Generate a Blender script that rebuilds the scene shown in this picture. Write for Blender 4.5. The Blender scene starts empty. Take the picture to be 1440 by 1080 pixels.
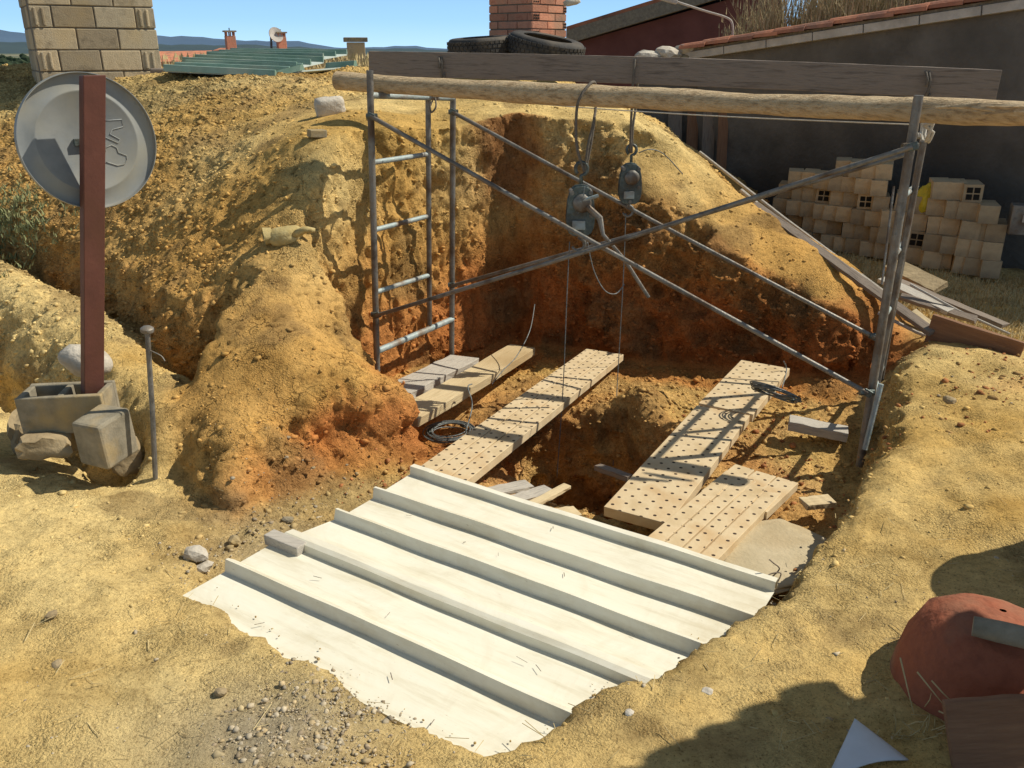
import bpy, bmesh, math, random
import numpy as np
from mathutils import Vector, Matrix
random.seed(7); rng = np.random.default_rng(7)
C = bpy.context.scene.collection
F = 1198.0; PITCH = math.radians(21.4); CAMZ = 2.0
cp, sp = math.cos(PITCH), math.sin(PITCH)

def P(px, py, Y=None, z=None):
    """a point of the place seen along a direction, at a known depth Y or a known height z"""
    x = (px-720)/F; u = (540-py)/F
    d = Vector((x, cp+u*sp, -sp+u*cp))
    t = Y/d.y if Y is not None else (z-CAMZ)/d.z
    return Vector((0, 0, CAMZ)) + d*t

# ------------------------------------------------------------------ noise
def _h(i, j, k, s):
    n = (i.astype(np.uint32)*np.uint32(374761393) + j.astype(np.uint32)*np.uint32(668265263)
         + k.astype(np.uint32)*np.uint32(2147483647) + np.uint32(s*974711 & 0xffffffff))
    n = (n ^ (n >> np.uint32(13)))*np.uint32(1274126177)
    n = (n ^ (n >> np.uint32(16)))*np.uint32(2246822519)
    return ((n ^ (n >> np.uint32(15))) & np.uint32(0xffffff)).astype(np.float64)/float(0xffffff)*2-1
def noise(p, scale, s=1):
    q = p/scale
    i = np.floor(q).astype(np.int64); f = q-i
    f = f*f*f*(f*(f*6-15)+10)
    i = i & 0xffffffff
    r = 0
    for a in (0, 1):
        wx = f[:, 0] if a else 1-f[:, 0]
        for b in (0, 1):
            wy = f[:, 1] if b else 1-f[:, 1]
            for c in (0, 1):
                wz = f[:, 2] if c else 1-f[:, 2]
                r = r + wx*wy*wz*_h((i[:, 0]+a) & 0xffffffff, (i[:, 1]+b) & 0xffffffff, (i[:, 2]+c) & 0xffffffff, s)
    return r
def fbm(p, scale, oct=4, s=1, gain=.5):
    r = 0; a = 1
    for o in range(oct):
        r = r+a*noise(p, scale/2**o, s+o*7); a *= gain
    return r
def sstep(a, b, x):
    t = np.clip((x-a)/(b-a), 0, 1); return t*t*(3-2*t)

# ------------------------------------------------------------------ materials
def nt(name):
    m = bpy.data.materials.new(name); m.use_nodes = True
    t = m.node_tree; b = t.nodes['Principled BSDF']
    return m, t, b
def N(t, typ, **kw):
    n = t.nodes.new(typ)
    for k, v in kw.items():
        if k.startswith('i_'):
            key = k[2:].replace('_', ' ')
            n.inputs[int(key) if key.isdigit() else key].default_value = v
        else: setattr(n, k, v)
    return n
def ramp(t, fac, stops):
    r = t.nodes.new('ShaderNodeValToRGB'); e = r.color_ramp.elements
    while len(e) < len(stops): e.new(.5)
    for el, (p, c) in zip(e, stops):
        el.position = p; el.color = (*c, 1) if len(c) == 3 else c
    t.links.new(fac, r.inputs[0]); return r
def mixc(t, fac, a, b, mode='MIX'):
    m = t.nodes.new('ShaderNodeMix'); m.data_type = 'RGBA'; m.blend_type = mode
    for sock, v in ((m.inputs[0], fac), (m.inputs[6], a), (m.inputs[7], b)):
        if hasattr(v, 'links') or hasattr(v, 'is_output'): t.links.new(v, sock)
        elif isinstance(v, (int, float)): sock.default_value = v
        else: sock.default_value = (*v, 1)
    return m.outputs[2]
def mat(name, c1, c2, scale=8, rough=.8, bump=.3, bscale=40, metal=0, stretch=(1, 1, 1), c3=None, dirt=None, dist=.01, spec=.3, island=0):
    m, t, b = nt(name); L = t.links.new
    tc = N(t, 'ShaderNodeTexCoord'); mp = N(t, 'ShaderNodeMapping'); mp.inputs['Scale'].default_value = stretch
    L(tc.outputs['Object'], mp.inputs[0])
    n1 = N(t, 'ShaderNodeTexNoise', i_Scale=scale, i_Detail=8.0, i_Roughness=.65); L(mp.outputs[0], n1.inputs[0])
    stops = [(.3, c1), (.7, c2)] if c3 is None else [(.28, c1), (.5, c2), (.72, c3)]
    r = ramp(t, n1.outputs[0], stops); col = r.outputs[0]
    if dirt:
        n3 = N(t, 'ShaderNodeTexNoise', i_Scale=scale*.35, i_Detail=6.0); L(tc.outputs['Object'], n3.inputs[0])
        rr = ramp(t, n3.outputs[0], [(.48, (0, 0, 0)), (.68, (1, 1, 1))])
        col = mixc(t, rr.outputs[0], col, dirt)
    if island:
        ge = N(t, 'ShaderNodeNewGeometry'); oi = N(t, 'ShaderNodeObjectInfo'); ad = N(t, 'ShaderNodeMath', operation='ADD'); L(ge.outputs['Random Per Island'], ad.inputs[0]); L(oi.outputs['Random'], ad.inputs[1])
        fr = N(t, 'ShaderNodeMath', operation='FRACT'); L(ad.outputs[0], fr.inputs[0])
        rr = ramp(t, fr.outputs[0], [(0, (1-island, 1-island*1.1, 1-island*1.2)), (.5, (1, 1, 1)), (1, (1+island, 1+island*.8, 1+island*.5))])
        col = mixc(t, 1.0, col, rr.outputs[0], 'MULTIPLY')
    L(col, b.inputs['Base Color'])
    n2 = N(t, 'ShaderNodeTexNoise', i_Scale=bscale, i_Detail=6.0); L(mp.outputs[0], n2.inputs[0])
    bp = N(t, 'ShaderNodeBump', i_Strength=bump, i_Distance=dist); L(n2.outputs[0], bp.inputs['Height']); L(bp.outputs[0], b.inputs['Normal'])
    b.inputs['Roughness'].default_value = rough; b.inputs['Metallic'].default_value = metal
    b.inputs['Specular IOR Level'].default_value = spec
    return m
M = {}
M['log'] = mat('log_wood', (.28, .18, .09), (.58, .43, .25), 5, .85, .9, 20, stretch=(1, 9, 9), c3=(.68, .54, .34), dist=.02)
M['old_wood'] = mat('weathered_wood', (.10, .08, .065), (.26, .21, .165), 4, .9, .6, 14, stretch=(1.2, 16, 16), c3=(.2, .16, .12))
M['grey_wood'] = mat('pale_grey_wood', (.30, .27, .23), (.50, .46, .39), 4, .9, .6, 14, stretch=(1.2, 16, 16), c3=(.38, .34, .28))
M['pine'] = mat('pine_wood', (.46, .35, .19), (.62, .5, .3), 3, .8, .4, 12, stretch=(1, 14, 14), c3=(.52, .4, .23), dirt=(.42, .3, .15))
M['red_wood'] = mat('reddish_wood', (.2, .10, .055), (.30, .165, .09), 4, .85, .5, 12, stretch=(1, 12, 12))
M['steel'] = mat('galvanised_tube', (.075, .072, .062), (.23, .22, .195), 14, .5, .3, 60, metal=.35, c3=(.2, .15, .1), dirt=(.1, .065, .04))
M['painted_steel'] = mat('pale_painted_tube', (.28, .36, .36), (.42, .46, .44), 18, .55, .4, 60, metal=.2, dirt=(.2, .13, .08))
M['dark_steel'] = mat('dark_steel', (.06, .075, .07), (.16, .19, .175), 25, .45, .4, 70, metal=.5, dirt=(.07, .055, .04))
M['rope'] = mat('rope_fibre', (.10, .085, .07), (.2, .17, .13), 60, .9, .5, 200)
M['cable'] = mat('steel_cable', (.1, .11, .11), (.25, .27, .26), 60, .5, .3, 200, metal=.4)
M['string'] = mat('white_string', (.45, .42, .36), (.6, .57, .5), 60, .9, .2, 100)
M['rust_post'] = mat('red_oxide_paint', (.115, .045, .032), (.17, .065, .045), 9, .62, .1, 60, dirt=(.12, .05, .03))
M['sign'] = mat('zinc_sheet', (.20, .215, .215), (.29, .305, .30), 7, .55, .1, 50, metal=.15, dirt=(.33, .31, .24), dist=.002)
M['concrete'] = mat('concrete_block', (.22, .18, .12), (.42, .35, .235), 7, .95, .8, 90, c3=(.33, .27, .18), dist=.006, dirt=(.44, .34, .19), island=.3)
M['concrete_dark'] = mat('grey_concrete', (.17, .15, .105), (.34, .295, .21), 12, .95, .5, 90, dist=.004, dirt=(.4, .29, .13))
M['mortar'] = mat('mortar', (.13, .11, .085), (.25, .21, .15), 20, .95, .8, 60)
M['brick'] = mat('red_brick', (.34, .13, .08), (.52, .24, .15), 9, .9, .6, 60, c3=(.42, .2, .13), dirt=(.3, .2, .14), island=.3)
M['tyre'] = mat('tyre_rubber', (.028, .027, .026), (.07, .066, .06), 8, .8, .4, 60, dirt=(.12, .1, .075))
M['green_sheet'] = mat('green_painted_sheet', (.13, .23, .17), (.24, .34, .27), 5, .45, .1, 20, dirt=(.3, .36, .28))
M['green_top'] = mat('sheet_pan', (.46, .54, .48), (.58, .64, .58), 5, .5, .1, 20)
M['tile'] = mat('terracotta_tile', (.33, .12, .07), (.52, .23, .13), 6, .9, .5, 40, dirt=(.2, .12, .09), island=.35)
M['render'] = mat('brown_render', (.085, .077, .066), (.15, .137, .118), 1.6, .95, .8, 22, c3=(.11, .1, .086), dist=.02, dirt=(.06, .054, .046))
M['maroon'] = mat('maroon_wall', (.11, .04, .033), (.16, .06, .05), 2, .9, .3, 20)
M['whitewash'] = mat('verge_mortar', (.34, .31, .27), (.55, .51, .45), 6, .9, .5, 40)
M['block_clay'] = mat('buff_hollow_block', (.32, .235, .14), (.5, .4, .25), 2.5, .95, .5, 40, c3=(.36, .29, .19), dirt=(.2, .16, .11), island=.25)
M['yellow'] = mat('yellow_plastic', (.42, .33, .02), (.62, .5, .04), 10, .5, .5, 20)
M['terracotta'] = mat('terracotta_jar', (.2, .058, .03), (.32, .10, .05), 9, .85, 1.0, 28, c3=(.27, .08, .04), dirt=(.27, .15, .09))
M['stone'] = mat('pale_stone', (.4, .35, .27), (.62, .57, .48), 8, .95, .8, 40)
M['brown_stone'] = mat('brown_stone', (.24, .18, .1), (.4, .31, .18), 8, .95, .8, 30)
M['canvas'] = mat('work_glove', (.36, .27, .1), (.52, .42, .2), 20, .9, .5, 80)
M['white_plastic'] = mat('white_bent_sheet', (.55, .56, .58), (.7, .71, .72), 3, .5, .3, 8, dirt=(.45, .4, .3))
M['black'] = mat('dark_cavity', (.01, .009, .007), (.02, .018, .014), 8, .95, .1, 20)
M['straw'] = mat('dry_straw', (.42, .32, .15), (.62, .5, .26), 4, .9, .1, 20)
M['slab'] = mat('pale_mortar_slab', (.42, .35, .22), (.56, .47, .31), 5, .95, .5, 50, dirt=(.36, .26, .13))

def perforated():
    m, t, b = nt('perforated_clay_plank'); L = t.links.new
    tc = N(t, 'ShaderNodeTexCoord'); sx = N(t, 'ShaderNodeSeparateXYZ'); L(tc.outputs['Object'], sx.inputs[0])
    def mth(op, a, bb=None, c=None):
        n = N(t, 'ShaderNodeMath', operation=op)
        for i, v in enumerate((a, bb, c)):
            if v is None: continue
            if isinstance(v, (int, float)): n.inputs[i].default_value = v
            else: L(v, n.inputs[i])
        return n.outputs[0]
    row = mth('MULTIPLY', sx.outputs[1], 1/.055)
    rowf = mth('FLOOR', row)
    off = mth('MULTIPLY', mth('MODULO', mth('ABSOLUTE', rowf), 2.0), .5)
    fy = mth('SUBTRACT', mth('FRACT', row), .5)
    fx = mth('SUBTRACT', mth('FRACT', mth('ADD', mth('MULTIPLY', sx.outputs[0], 1/.082), off)), .5)
    dx = mth('MULTIPLY', fx, .082); dy = mth('MULTIPLY', fy, .055)
    d = mth('SQRT', mth('ADD', mth('MULTIPLY', dx, dx), mth('MULTIPLY', dy, dy)))
    # only the top face carries the holes
    ge = N(t, 'ShaderNodeNewGeometry'); sn = N(t, 'ShaderNodeSeparateXYZ')
    L(tc.outputs['Normal'], sn.inputs[0])
    top = mth('GREATER_THAN', sn.outputs[2], .7)
    hole = mth('MULTIPLY', mth('LESS_THAN', d, .009), top)
    n1 = N(t, 'ShaderNodeTexNoise', i_Scale=6.0, i_Detail=8.0); L(tc.outputs['Object'], n1.inputs[0])
    r = ramp(t, n1.outputs[0], [(.3, (.50, .37, .2)), (.52, (.62, .49, .3)), (.72, (.54, .38, .2))])
    col = mixc(t, hole, r.outputs[0], (.04, .02, .01)); L(col, b.inputs['Base Color'])
    n2 = N(t, 'ShaderNodeTexNoise', i_Scale=60.0, i_Detail=5.0); L(tc.outputs['Object'], n2.inputs[0])
    hh = mth('SUBTRACT', mth('MULTIPLY', n2.outputs[0], .25), hole)
    bp = N(t, 'ShaderNodeBump', i_Strength=.6, i_Distance=.01); L(hh, bp.inputs['Height']); L(bp.outputs[0], b.inputs['Normal'])
    b.inputs['Roughness'].default_value = .9
    return m
M['perf'] = perforated()

def whitesheet():
    m, t, b = nt('dusty_white_sheet_metal'); L = t.links.new
    tc = N(t, 'ShaderNodeTexCoord'); m0 = N(t, 'ShaderNodeMapping'); m0.inputs['Rotation'].default_value = (0, 0, .57); mp = N(t, 'ShaderNodeMapping'); mp.inputs['Scale'].default_value = (.8, 7, 3); L(tc.outputs['Object'], m0.inputs[0]); L(m0.outputs[0], mp.inputs[0])
    n1 = N(t, 'ShaderNodeTexNoise', i_Scale=2.2, i_Detail=9.0, i_Roughness=.7); L(mp.outputs[0], n1.inputs[0])
    r = ramp(t, n1.outputs[0], [(.3, (.62, .56, .40)), (.5, (.77, .735, .59)), (.75, (.82, .79, .67))])
    n3 = N(t, 'ShaderNodeTexNoise', i_Scale=1.6, i_Detail=9.0, i_Roughness=.75, i_Distortion=1.0); L(tc.outputs['Object'], n3.inputs[0])
    rr = ramp(t, n3.outputs[0], [(.47, (0, 0, 0)), (.62, (.35, .35, .35)), (.75, (.85, .85, .85))])
    col = mixc(t, rr.outputs[0], r.outputs[0], (.58, .50, .34))
    n4 = N(t, 'ShaderNodeTexNoise', i_Scale=34.0, i_Detail=4.0, i_Roughness=.7); L(mp.outputs[0], n4.inputs[0])
    r4 = ramp(t, n4.outputs[0], [(.66, (0, 0, 0)), (.74, (.8, .8, .8))])
    col = mixc(t, r4.outputs[0], col, (.36, .3, .19)); L(col, b.inputs['Base Color'])
    b.inputs['Roughness'].default_value = .5
    bp = N(t, 'ShaderNodeBump', i_Strength=.15, i_Distance=.01); L(n3.outputs[0], bp.inputs['Height']); L(bp.outputs[0], b.inputs['Normal'])
    return m
M['white_sheet'] = whitesheet()

def earth():
    m, t, b = nt('ochre_clay'); L = t.links.new
    tc = N(t, 'ShaderNodeTexCoord'); at = N(t, 'ShaderNodeAttribute', attribute_name='tone'); rg = N(t, 'ShaderNodeAttribute', attribute_name='rough')
    O = tc.outputs['Object']
    n1 = N(t, 'ShaderNodeTexNoise', i_Scale=3.2, i_Detail=10.0, i_Roughness=.68); L(O, n1.inputs[0])
    n2 = N(t, 'ShaderNodeTexNoise', i_Scale=38.0, i_Detail=8.0, i_Roughness=.75); L(O, n2.inputs[0])
    v1 = ramp(t, n1.outputs[0], [(.3, (.66, .62, .55)), (.5, (1, 1, 1)), (.72, (1.22, 1.18, 1.1))])
    c = mixc(t, 1.0, at.outputs['Color'], v1.outputs[0], 'MULTIPLY')
    v2 = ramp(t, n2.outputs[0], [(.32, (.50, .46, .42)), (.47, (.95, .95, .95)), (.62, (1.08, 1.08, 1.06)), (.74, (1.5, 1.5, 1.5))])
    c = mixc(t, .85, c, v2.outputs[0], 'MULTIPLY')
    vo = N(t, 'ShaderNodeTexVoronoi', i_Scale=55.0); L(O, vo.inputs[0])
    vr = ramp(t, vo.outputs['Color'], [(.0, (.75, .72, .68)), (1.0, (1.15, 1.15, 1.15))])
    n7 = N(t, 'ShaderNodeTexNoise', i_Scale=120.0, i_Detail=3.0, i_Roughness=.6); L(O, n7.inputs[0])
    v7 = ramp(t, n7.outputs[0], [(.33, (.45, .4, .34)), (.42, (1, 1, 1)), (.64, (1, 1, 1)), (.72, (1.35, 1.35, 1.35))])
    c = mixc(t, .8, c, v7.outputs[0], 'MULTIPLY')
    c = mixc(t, rg.outputs['Fac'], c, mixc(t, 1.0, c, vr.outputs[0], 'MULTIPLY'))
    ck = N(t, 'ShaderNodeAttribute', attribute_name='crack')
    nd = N(t, 'ShaderNodeTexNoise', i_Scale=7.0, i_Detail=5.0); L(O, nd.inputs[0])
    va = N(t, 'ShaderNodeVectorMath', operation='MULTIPLY_ADD'); L(nd.outputs['Color'], va.inputs[0]); va.inputs[1].default_value = (.30, .30, .30); L(O, va.inputs[2])
    ve = N(t, 'ShaderNodeTexVoronoi', i_Scale=7.5, i_Randomness=1.0, feature='DISTANCE_TO_EDGE'); L(va.outputs[0], ve.inputs[0])
    er = ramp(t, ve.outputs[0], [(0, (.75, .75, .75)), (.02, (.3, .3, .3)), (.04, (0, 0, 0))])
    em = N(t, 'ShaderNodeMath', operation='MULTIPLY'); L(er.outputs[0], em.inputs[0]); pn = N(t, 'ShaderNodeTexNoise', i_Scale=4.0, i_Detail=4.0); L(O, pn.inputs[0]); pr_ = ramp(t, pn.outputs[0], [(.47, (0, 0, 0)), (.6, (1, 1, 1))]); pm_ = N(t, 'ShaderNodeMath', operation='MULTIPLY'); L(pr_.outputs[0], pm_.inputs[0]); L(ck.outputs['Fac'], pm_.inputs[1]); L(pm_.outputs[0], em.inputs[1])
    c = mixc(t, em.outputs[0], c, mixc(t, 1.0, c, (.42, .36, .3), 'MULTIPLY'))
    L(c, b.inputs['Base Color'])
    b.inputs['Roughness'].default_value = 1.0; b.inputs['Specular IOR Level'].default_value = .1
    n3 = N(t, 'ShaderNodeTexNoise', i_Scale=14.0, i_Detail=10.0, i_Roughness=.72); L(O, n3.inputs[0])
    b1 = N(t, 'ShaderNodeBump', i_Strength=.75, i_Distance=.03); L(n3.outputs[0], b1.inputs['Height'])
    v3 = N(t, 'ShaderNodeTexVoronoi', i_Scale=34.0); L(O, v3.inputs[0])
    mm = N(t, 'ShaderNodeMath', operation='MULTIPLY'); L(rg.outputs['Fac'], mm.inputs[0]); mm.inputs[1].default_value = .8
    b2 = N(t, 'ShaderNodeBump', i_Distance=.02, invert=True); L(mm.outputs[0], b2.inputs['Strength']); L(v3.outputs['Distance'], b2.inputs['Height']); L(b1.outputs[0], b2.inputs['Normal'])
    n4 = N(t, 'ShaderNodeTexNoise', i_Scale=110.0, i_Detail=6.0, i_Roughness=.7); L(O, n4.inputs[0])
    b3 = N(t, 'ShaderNodeBump', i_Strength=.9, i_Distance=.009); L(n4.outputs[0], b3.inputs['Height']); L(b2.outputs[0], b3.inputs['Normal'])
    # patches of fine crumbs
    n5 = N(t, 'ShaderNodeTexNoise', i_Scale=2.6, i_Detail=6.0, i_Roughness=.7); L(O, n5.inputs[0])
    r5 = ramp(t, n5.outputs[0], [(.42, (.08, .08, .08)), (.62, (1, 1, 1))])
    v6 = N(t, 'ShaderNodeTexVoronoi', i_Scale=95.0, i_Detail=2.0); L(O, v6.inputs[0])
    b4 = N(t, 'ShaderNodeBump', i_Distance=.012, invert=True); L(r5.outputs[0], b4.inputs['Strength']); L(v6.outputs['Distance'], b4.inputs['Height']); L(b3.outputs[0], b4.inputs['Normal'])
    b5 = N(t, 'ShaderNodeBump', i_Distance=.03, i_Strength=.8, invert=True); L(em.outputs[0], b5.inputs['Height']); L(b4.outputs[0], b5.inputs['Normal'])
    L(b5.outputs[0], b.inputs['Normal'])
    return m
M['earth'] = earth()
def tonemat(name, rough=1.0):
    m, t, b = nt(name); L = t.links.new
    at = N(t, 'ShaderNodeAttribute', attribute_name='tone'); tc = N(t, 'ShaderNodeTexCoord')
    n2 = N(t, 'ShaderNodeTexNoise', i_Scale=60.0, i_Detail=4.0); L(tc.outputs['Object'], n2.inputs[0])
    v2 = ramp(t, n2.outputs[0], [(.3, (.75, .75, .75)), (.7, (1.15, 1.15, 1.15))])
    L(mixc(t, 1.0, at.outputs['Color'], v2.outputs[0], 'MULTIPLY'), b.inputs['Base Color'])
    b.inputs['Roughness'].default_value = rough; b.inputs['Specular IOR Level'].default_value = .1
    return m
M['tone'] = tonemat('mixed_stone')

# ------------------------------------------------------------------ mesh builder
def rotm(rx=0, ry=0, rz=0):
    return (Matrix.Rotation(rz, 3, 'Z') @ Matrix.Rotation(ry, 3, 'Y') @ Matrix.Rotation(rx, 3, 'X'))
class MB:
    def __init__(s): s.v = []; s.f = []
    def add(s, vs, fs):
        n = len(s.v); s.v += [Vector(v) for v in vs]; s.f += [[i+n for i in f] for f in fs]; return s
    def box(s, c, size, R=None, jit=0):
        c = Vector(c); hx, hy, hz = [k/2 for k in size]; R = R or Matrix.Identity(3)
        vs = [c+R @ Vector((x*hx+random.uniform(-jit, jit), y*hy+random.uniform(-jit, jit), z*hz+random.uniform(-jit, jit)))
              for x in (-1, 1) for y in (-1, 1) for z in (-1, 1)]
        return s.add(vs, [[0, 1, 3, 2], [4, 6, 7, 5], [0, 4, 5, 1], [2, 3, 7, 6], [0, 2, 6, 4], [1, 5, 7, 3]])
    def tube(s, pts, r, n=10, cap=True, wob=0):
        pts = [Vector(p) for p in pts]; rs = r if isinstance(r, (list, tuple)) else [r]*len(pts)
        up = None; vs = []; fs = []
        for i, p in enumerate(pts):
            a = pts[max(i-1, 0)]; b = pts[min(i+1, len(pts)-1)]; d = (b-a).normalized()
            if up is None:
                up = Vector((0, 0, 1)) if abs(d.z) < .9 else Vector((0, 1, 0))
            x = d.cross(up)
            if x.length < 1e-4: x = d.orthogonal()
            x.normalize(); up = x.cross(d).normalized()
            for k in range(n):
                q = 2*math.pi*k/n; rr = rs[i]*(1+random.uniform(-wob, wob))
                vs.append(p+x*math.cos(q)*rr+up*math.sin(q)*rr)
        for i in range(len(pts)-1):
            for k in range(n):
                fs.append([i*n+k, i*n+(k+1) % n, (i+1)*n+(k+1) % n, (i+1)*n+k])
        if cap: fs += [list(range(n))[::-1], [(len(pts)-1)*n+k for k in range(n)]]
        return s.add(vs, fs)
    def lathe(s, prof, c=(0, 0, 0), n=32, R=None, closed=False):
        c = Vector(c); R = R or Matrix.Identity(3); vs = []; fs = []
        for r, z in prof:
            for k in range(n):
                q = 2*math.pi*k/n; vs.append(c+R @ Vector((r*math.cos(q), r*math.sin(q), z)))
        m = len(prof)
        for i in range(m if closed else m-1):
            j = (i+1) % m
            for k in range(n): fs.append([i*n+k, i*n+(k+1) % n, j*n+(k+1) % n, j*n+k])
        return s.add(vs, fs)
    def prism(s, poly, off):
        n = len(poly); off = Vector(off)
        vs = [Vector(p) for p in poly]+[Vector(p)+off for p in poly]
        fs = [list(range(n))[::-1], list(range(n, 2*n))]+[[i, (i+1) % n, n+(i+1) % n, n+i] for i in range(n)]
        return s.add(vs, fs)
    def build(s, name, m, parent=None, smooth=False, bevel=0, M44=None):
        off = Vector((0, 0, 0))
        if parent is not None:
            q = parent
            while q is not None: off += q.location; q = q.parent
        me = bpy.data.meshes.new(name)
        me.from_pydata([v-off for v in s.v], [], s.f); me.update()
        bm = bmesh.new(); bm.from_mesh(me); bmesh.ops.recalc_face_normals(bm, faces=bm.faces); bm.to_mesh(me); bm.free()
        me.materials.append(M[m] if isinstance(m, str) else m)
        if smooth:
            for p in me.polygons: p.use_smooth = True
            if smooth == 'auto': me.set_sharp_from_angle(angle=math.radians(40))
        o = bpy.data.objects.new(name, me); C.objects.link(o)
        if parent is not None: o.parent = parent
        if M44 is not None: o.matrix_world = M44
        if bevel:
            b = o.modifiers.new('edge', 'BEVEL'); b.width = bevel; b.segments = 2; b.limit_method = 'ANGLE'
        return o
def tag(o, label=None, cat=None, group=None, kind=None):
    if label: o['label'] = label
    if cat: o['category'] = cat
    if group: o['group'] = group
    if kind: o['kind'] = kind
    return o
def thing(name, label, cat, loc, group=None):
    o = bpy.data.objects.new(name, None); o.empty_display_size = .1; o.location = Vector(loc); C.objects.link(o)
    return tag(o, label, cat, group)
def frame(p0, p1, up=(0, 0, 1), roll=0):
    x = (Vector(p1)-Vector(p0)).normalized(); up = Vector(up)
    y = up.cross(x).normalized(); z = x.cross(y)
    R = Matrix((x, y, z)).transposed() @ Matrix.Rotation(roll, 3, 'X')
    return Matrix.Translation(Vector(p0)) @ R.to_4x4()
def board_mesh(L, w, t, seg=8, jit=.003, warp=0, chip=0):
    """a sawn board, local x along its length, with worn uneven edges"""
    mb = MB(); vs = []; fs = []
    for i in range(seg+1):
        x = L*i/seg; zz = warp*math.sin(math.pi*i/seg)
        e = random.uniform(-chip, chip) if i in (0, seg) else 0
        for y, z in ((-w/2, 0), (w/2, 0), (w/2, t), (-w/2, t)):
            vs.append((x+e*random.random(), y+random.uniform(-jit, jit), z+zz+random.uniform(-jit, jit)*.6))
    for i in range(seg):
        for k in range(4): fs.append([i*4+k, i*4+(k+1) % 4, (i+1)*4+(k+1) % 4, (i+1)*4+k])
    fs += [[0, 1, 2, 3], [seg*4+k for k in range(4)]]
    return mb.add(vs, fs)
def board(name, p0, p1, w, t, m, label, cat, group=None, up=(0, 0, 1), roll=0, jit=.003, warp=0, chip=.01, bevel=.003):
    p0 = Vector(p0); p1 = Vector(p1)
    o = board_mesh((p1-p0).length, w, t, jit=jit, warp=warp, chip=chip).build(name, m, bevel=bevel)
    o.matrix_world = frame(p0, p1, up, roll)
    return tag(o, label, cat, group)
def rock_mesh(c, size, R=None, sub=3, amp=.18, seed=0, flat=0):
    bm = bmesh.new(); bmesh.ops.create_icosphere(bm, subdivisions=sub, radius=1)
    v = np.array([x.co[:] for x in bm.verts]); f = [[q.index for q in p.verts] for p in bm.faces]; bm.free()
    # push towards a box so that it reads as a broken stone
    k = np.max(np.abs(v), axis=1, keepdims=True); v = v*(1-flat)+v/k*flat*.85
    n = fbm(v+seed*3.1, .9, 4, seed); v = v*(1+amp*n[:, None])
    v *= np.array(size)/2
    R = R or Matrix.Identity(3); c = Vector(c)
    return MB().add([c+R @ Vector(x) for x in v], f)
SAZ_=math.radians(11); SEL_=math.radians(48)
# ------------------------------------------------------------------ terrain
def pip_sdf(x, y, poly):
    """signed distance to a polygon in plan, positive outside"""
    n = len(poly); d = np.full(x.shape, 1e9); ins = np.zeros(x.shape, bool)
    for i in range(n):
        x0, y0 = poly[i]; x1, y1 = poly[(i+1) % n]
        ex, ey = x1-x0, y1-y0
        t = np.clip(((x-x0)*ex+(y-y0)*ey)/(ex*ex+ey*ey), 0, 1)
        d = np.minimum(d, np.hypot(x-x0-t*ex, y-y0-t*ey))
        c = (y0 > y) != (y1 > y)
        with np.errstate(divide='ignore', invalid='ignore'):
            c &= x < (x1-x0)*(y-y0)/(y1-y0+1e-12)+x0
        ins ^= c
    return np.where(ins, -d, d)
def line_d(x, y, pts):
    d = np.full(x.shape, 1e9); z = np.zeros(x.shape)
    for (x0, y0, *a), (x1, y1, *b) in zip(pts[:-1], pts[1:]):
        ex, ey = x1-x0, y1-y0
        t = np.clip(((x-x0)*ex+(y-y0)*ey)/(ex*ex+ey*ey), 0, 1)
        dd = np.hypot(x-x0-t*ex, y-y0-t*ey)
        if a: z = np.where(dd < d, a[0]+t*(b[0]-a[0]), z)
        d = np.minimum(d, dd)
    return d, z
class TPS:
    def __init__(s, pts, lam=1e-3):
        p = np.array(pts, float); s.xy = p[:, :2]; n = len(p)
        K = s.k(s.xy[:, None]-s.xy[None]); K[np.arange(n), np.arange(n)] += lam
        Q = np.hstack([np.ones((n, 1)), s.xy]); A = np.block([[K, Q], [Q.T, np.zeros((3, 3))]])
        s.w = np.linalg.solve(A, np.r_[p[:, 2], 0, 0, 0])
    @staticmethod
    def k(d):
        r2 = (d**2).sum(-1); return .5*r2*np.log(r2+1e-9)
    def __call__(s, x, y):
        out = s.w[-3]+s.w[-2]*x+s.w[-1]*y
        for (a, b), w in zip(s.xy, s.w):
            r2 = (x-a)**2+(y-b)**2; out = out+w*.5*r2*np.log(r2+1e-9)
        return out
# heights below are above the level of the sheet metal (0); the lens is at 2.0
GROUND = TPS([(-9, 1, .25), (-9, 6, .3), (-6, 9, .3), (-4.5, 5, .17), (-3.5, 4, .13), (-3, 2, .12), (-1.5, 1.2, .12), (-2, 3, .09), (-1.5, 2.7, .07), (0, .8, .13),
  (-.6, 2.3, .06), (-1.35, 3.0, .0), (-1.2, 3.5, -.04), (-.8, 3.7, -.05), (-2.3, 3.6, .06), (-2.2, 4.4, 0.0), (1, 1, .12), (.1, 1.8, .09), (.8, 2.2, .12), (1.0, 2.5, .1), (1.6, 2.5, .15), (1.6, 3.3, .12), (2.2, 3.5, .2),
  (2.3, 4.6, .15), (2.75, 5.2, .22), (2.8, 4.4, .22), (3.5, 3, .15), (4, 5, .05), (5, 7, .0), (3.4, 6.4, .05), (3.6, 8, .0), (5, 9, 0), (9, 9, 0), (9, 2, .1), (4, 12, 0), (0, 14, .4), (-9, 14, .4)])
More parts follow.
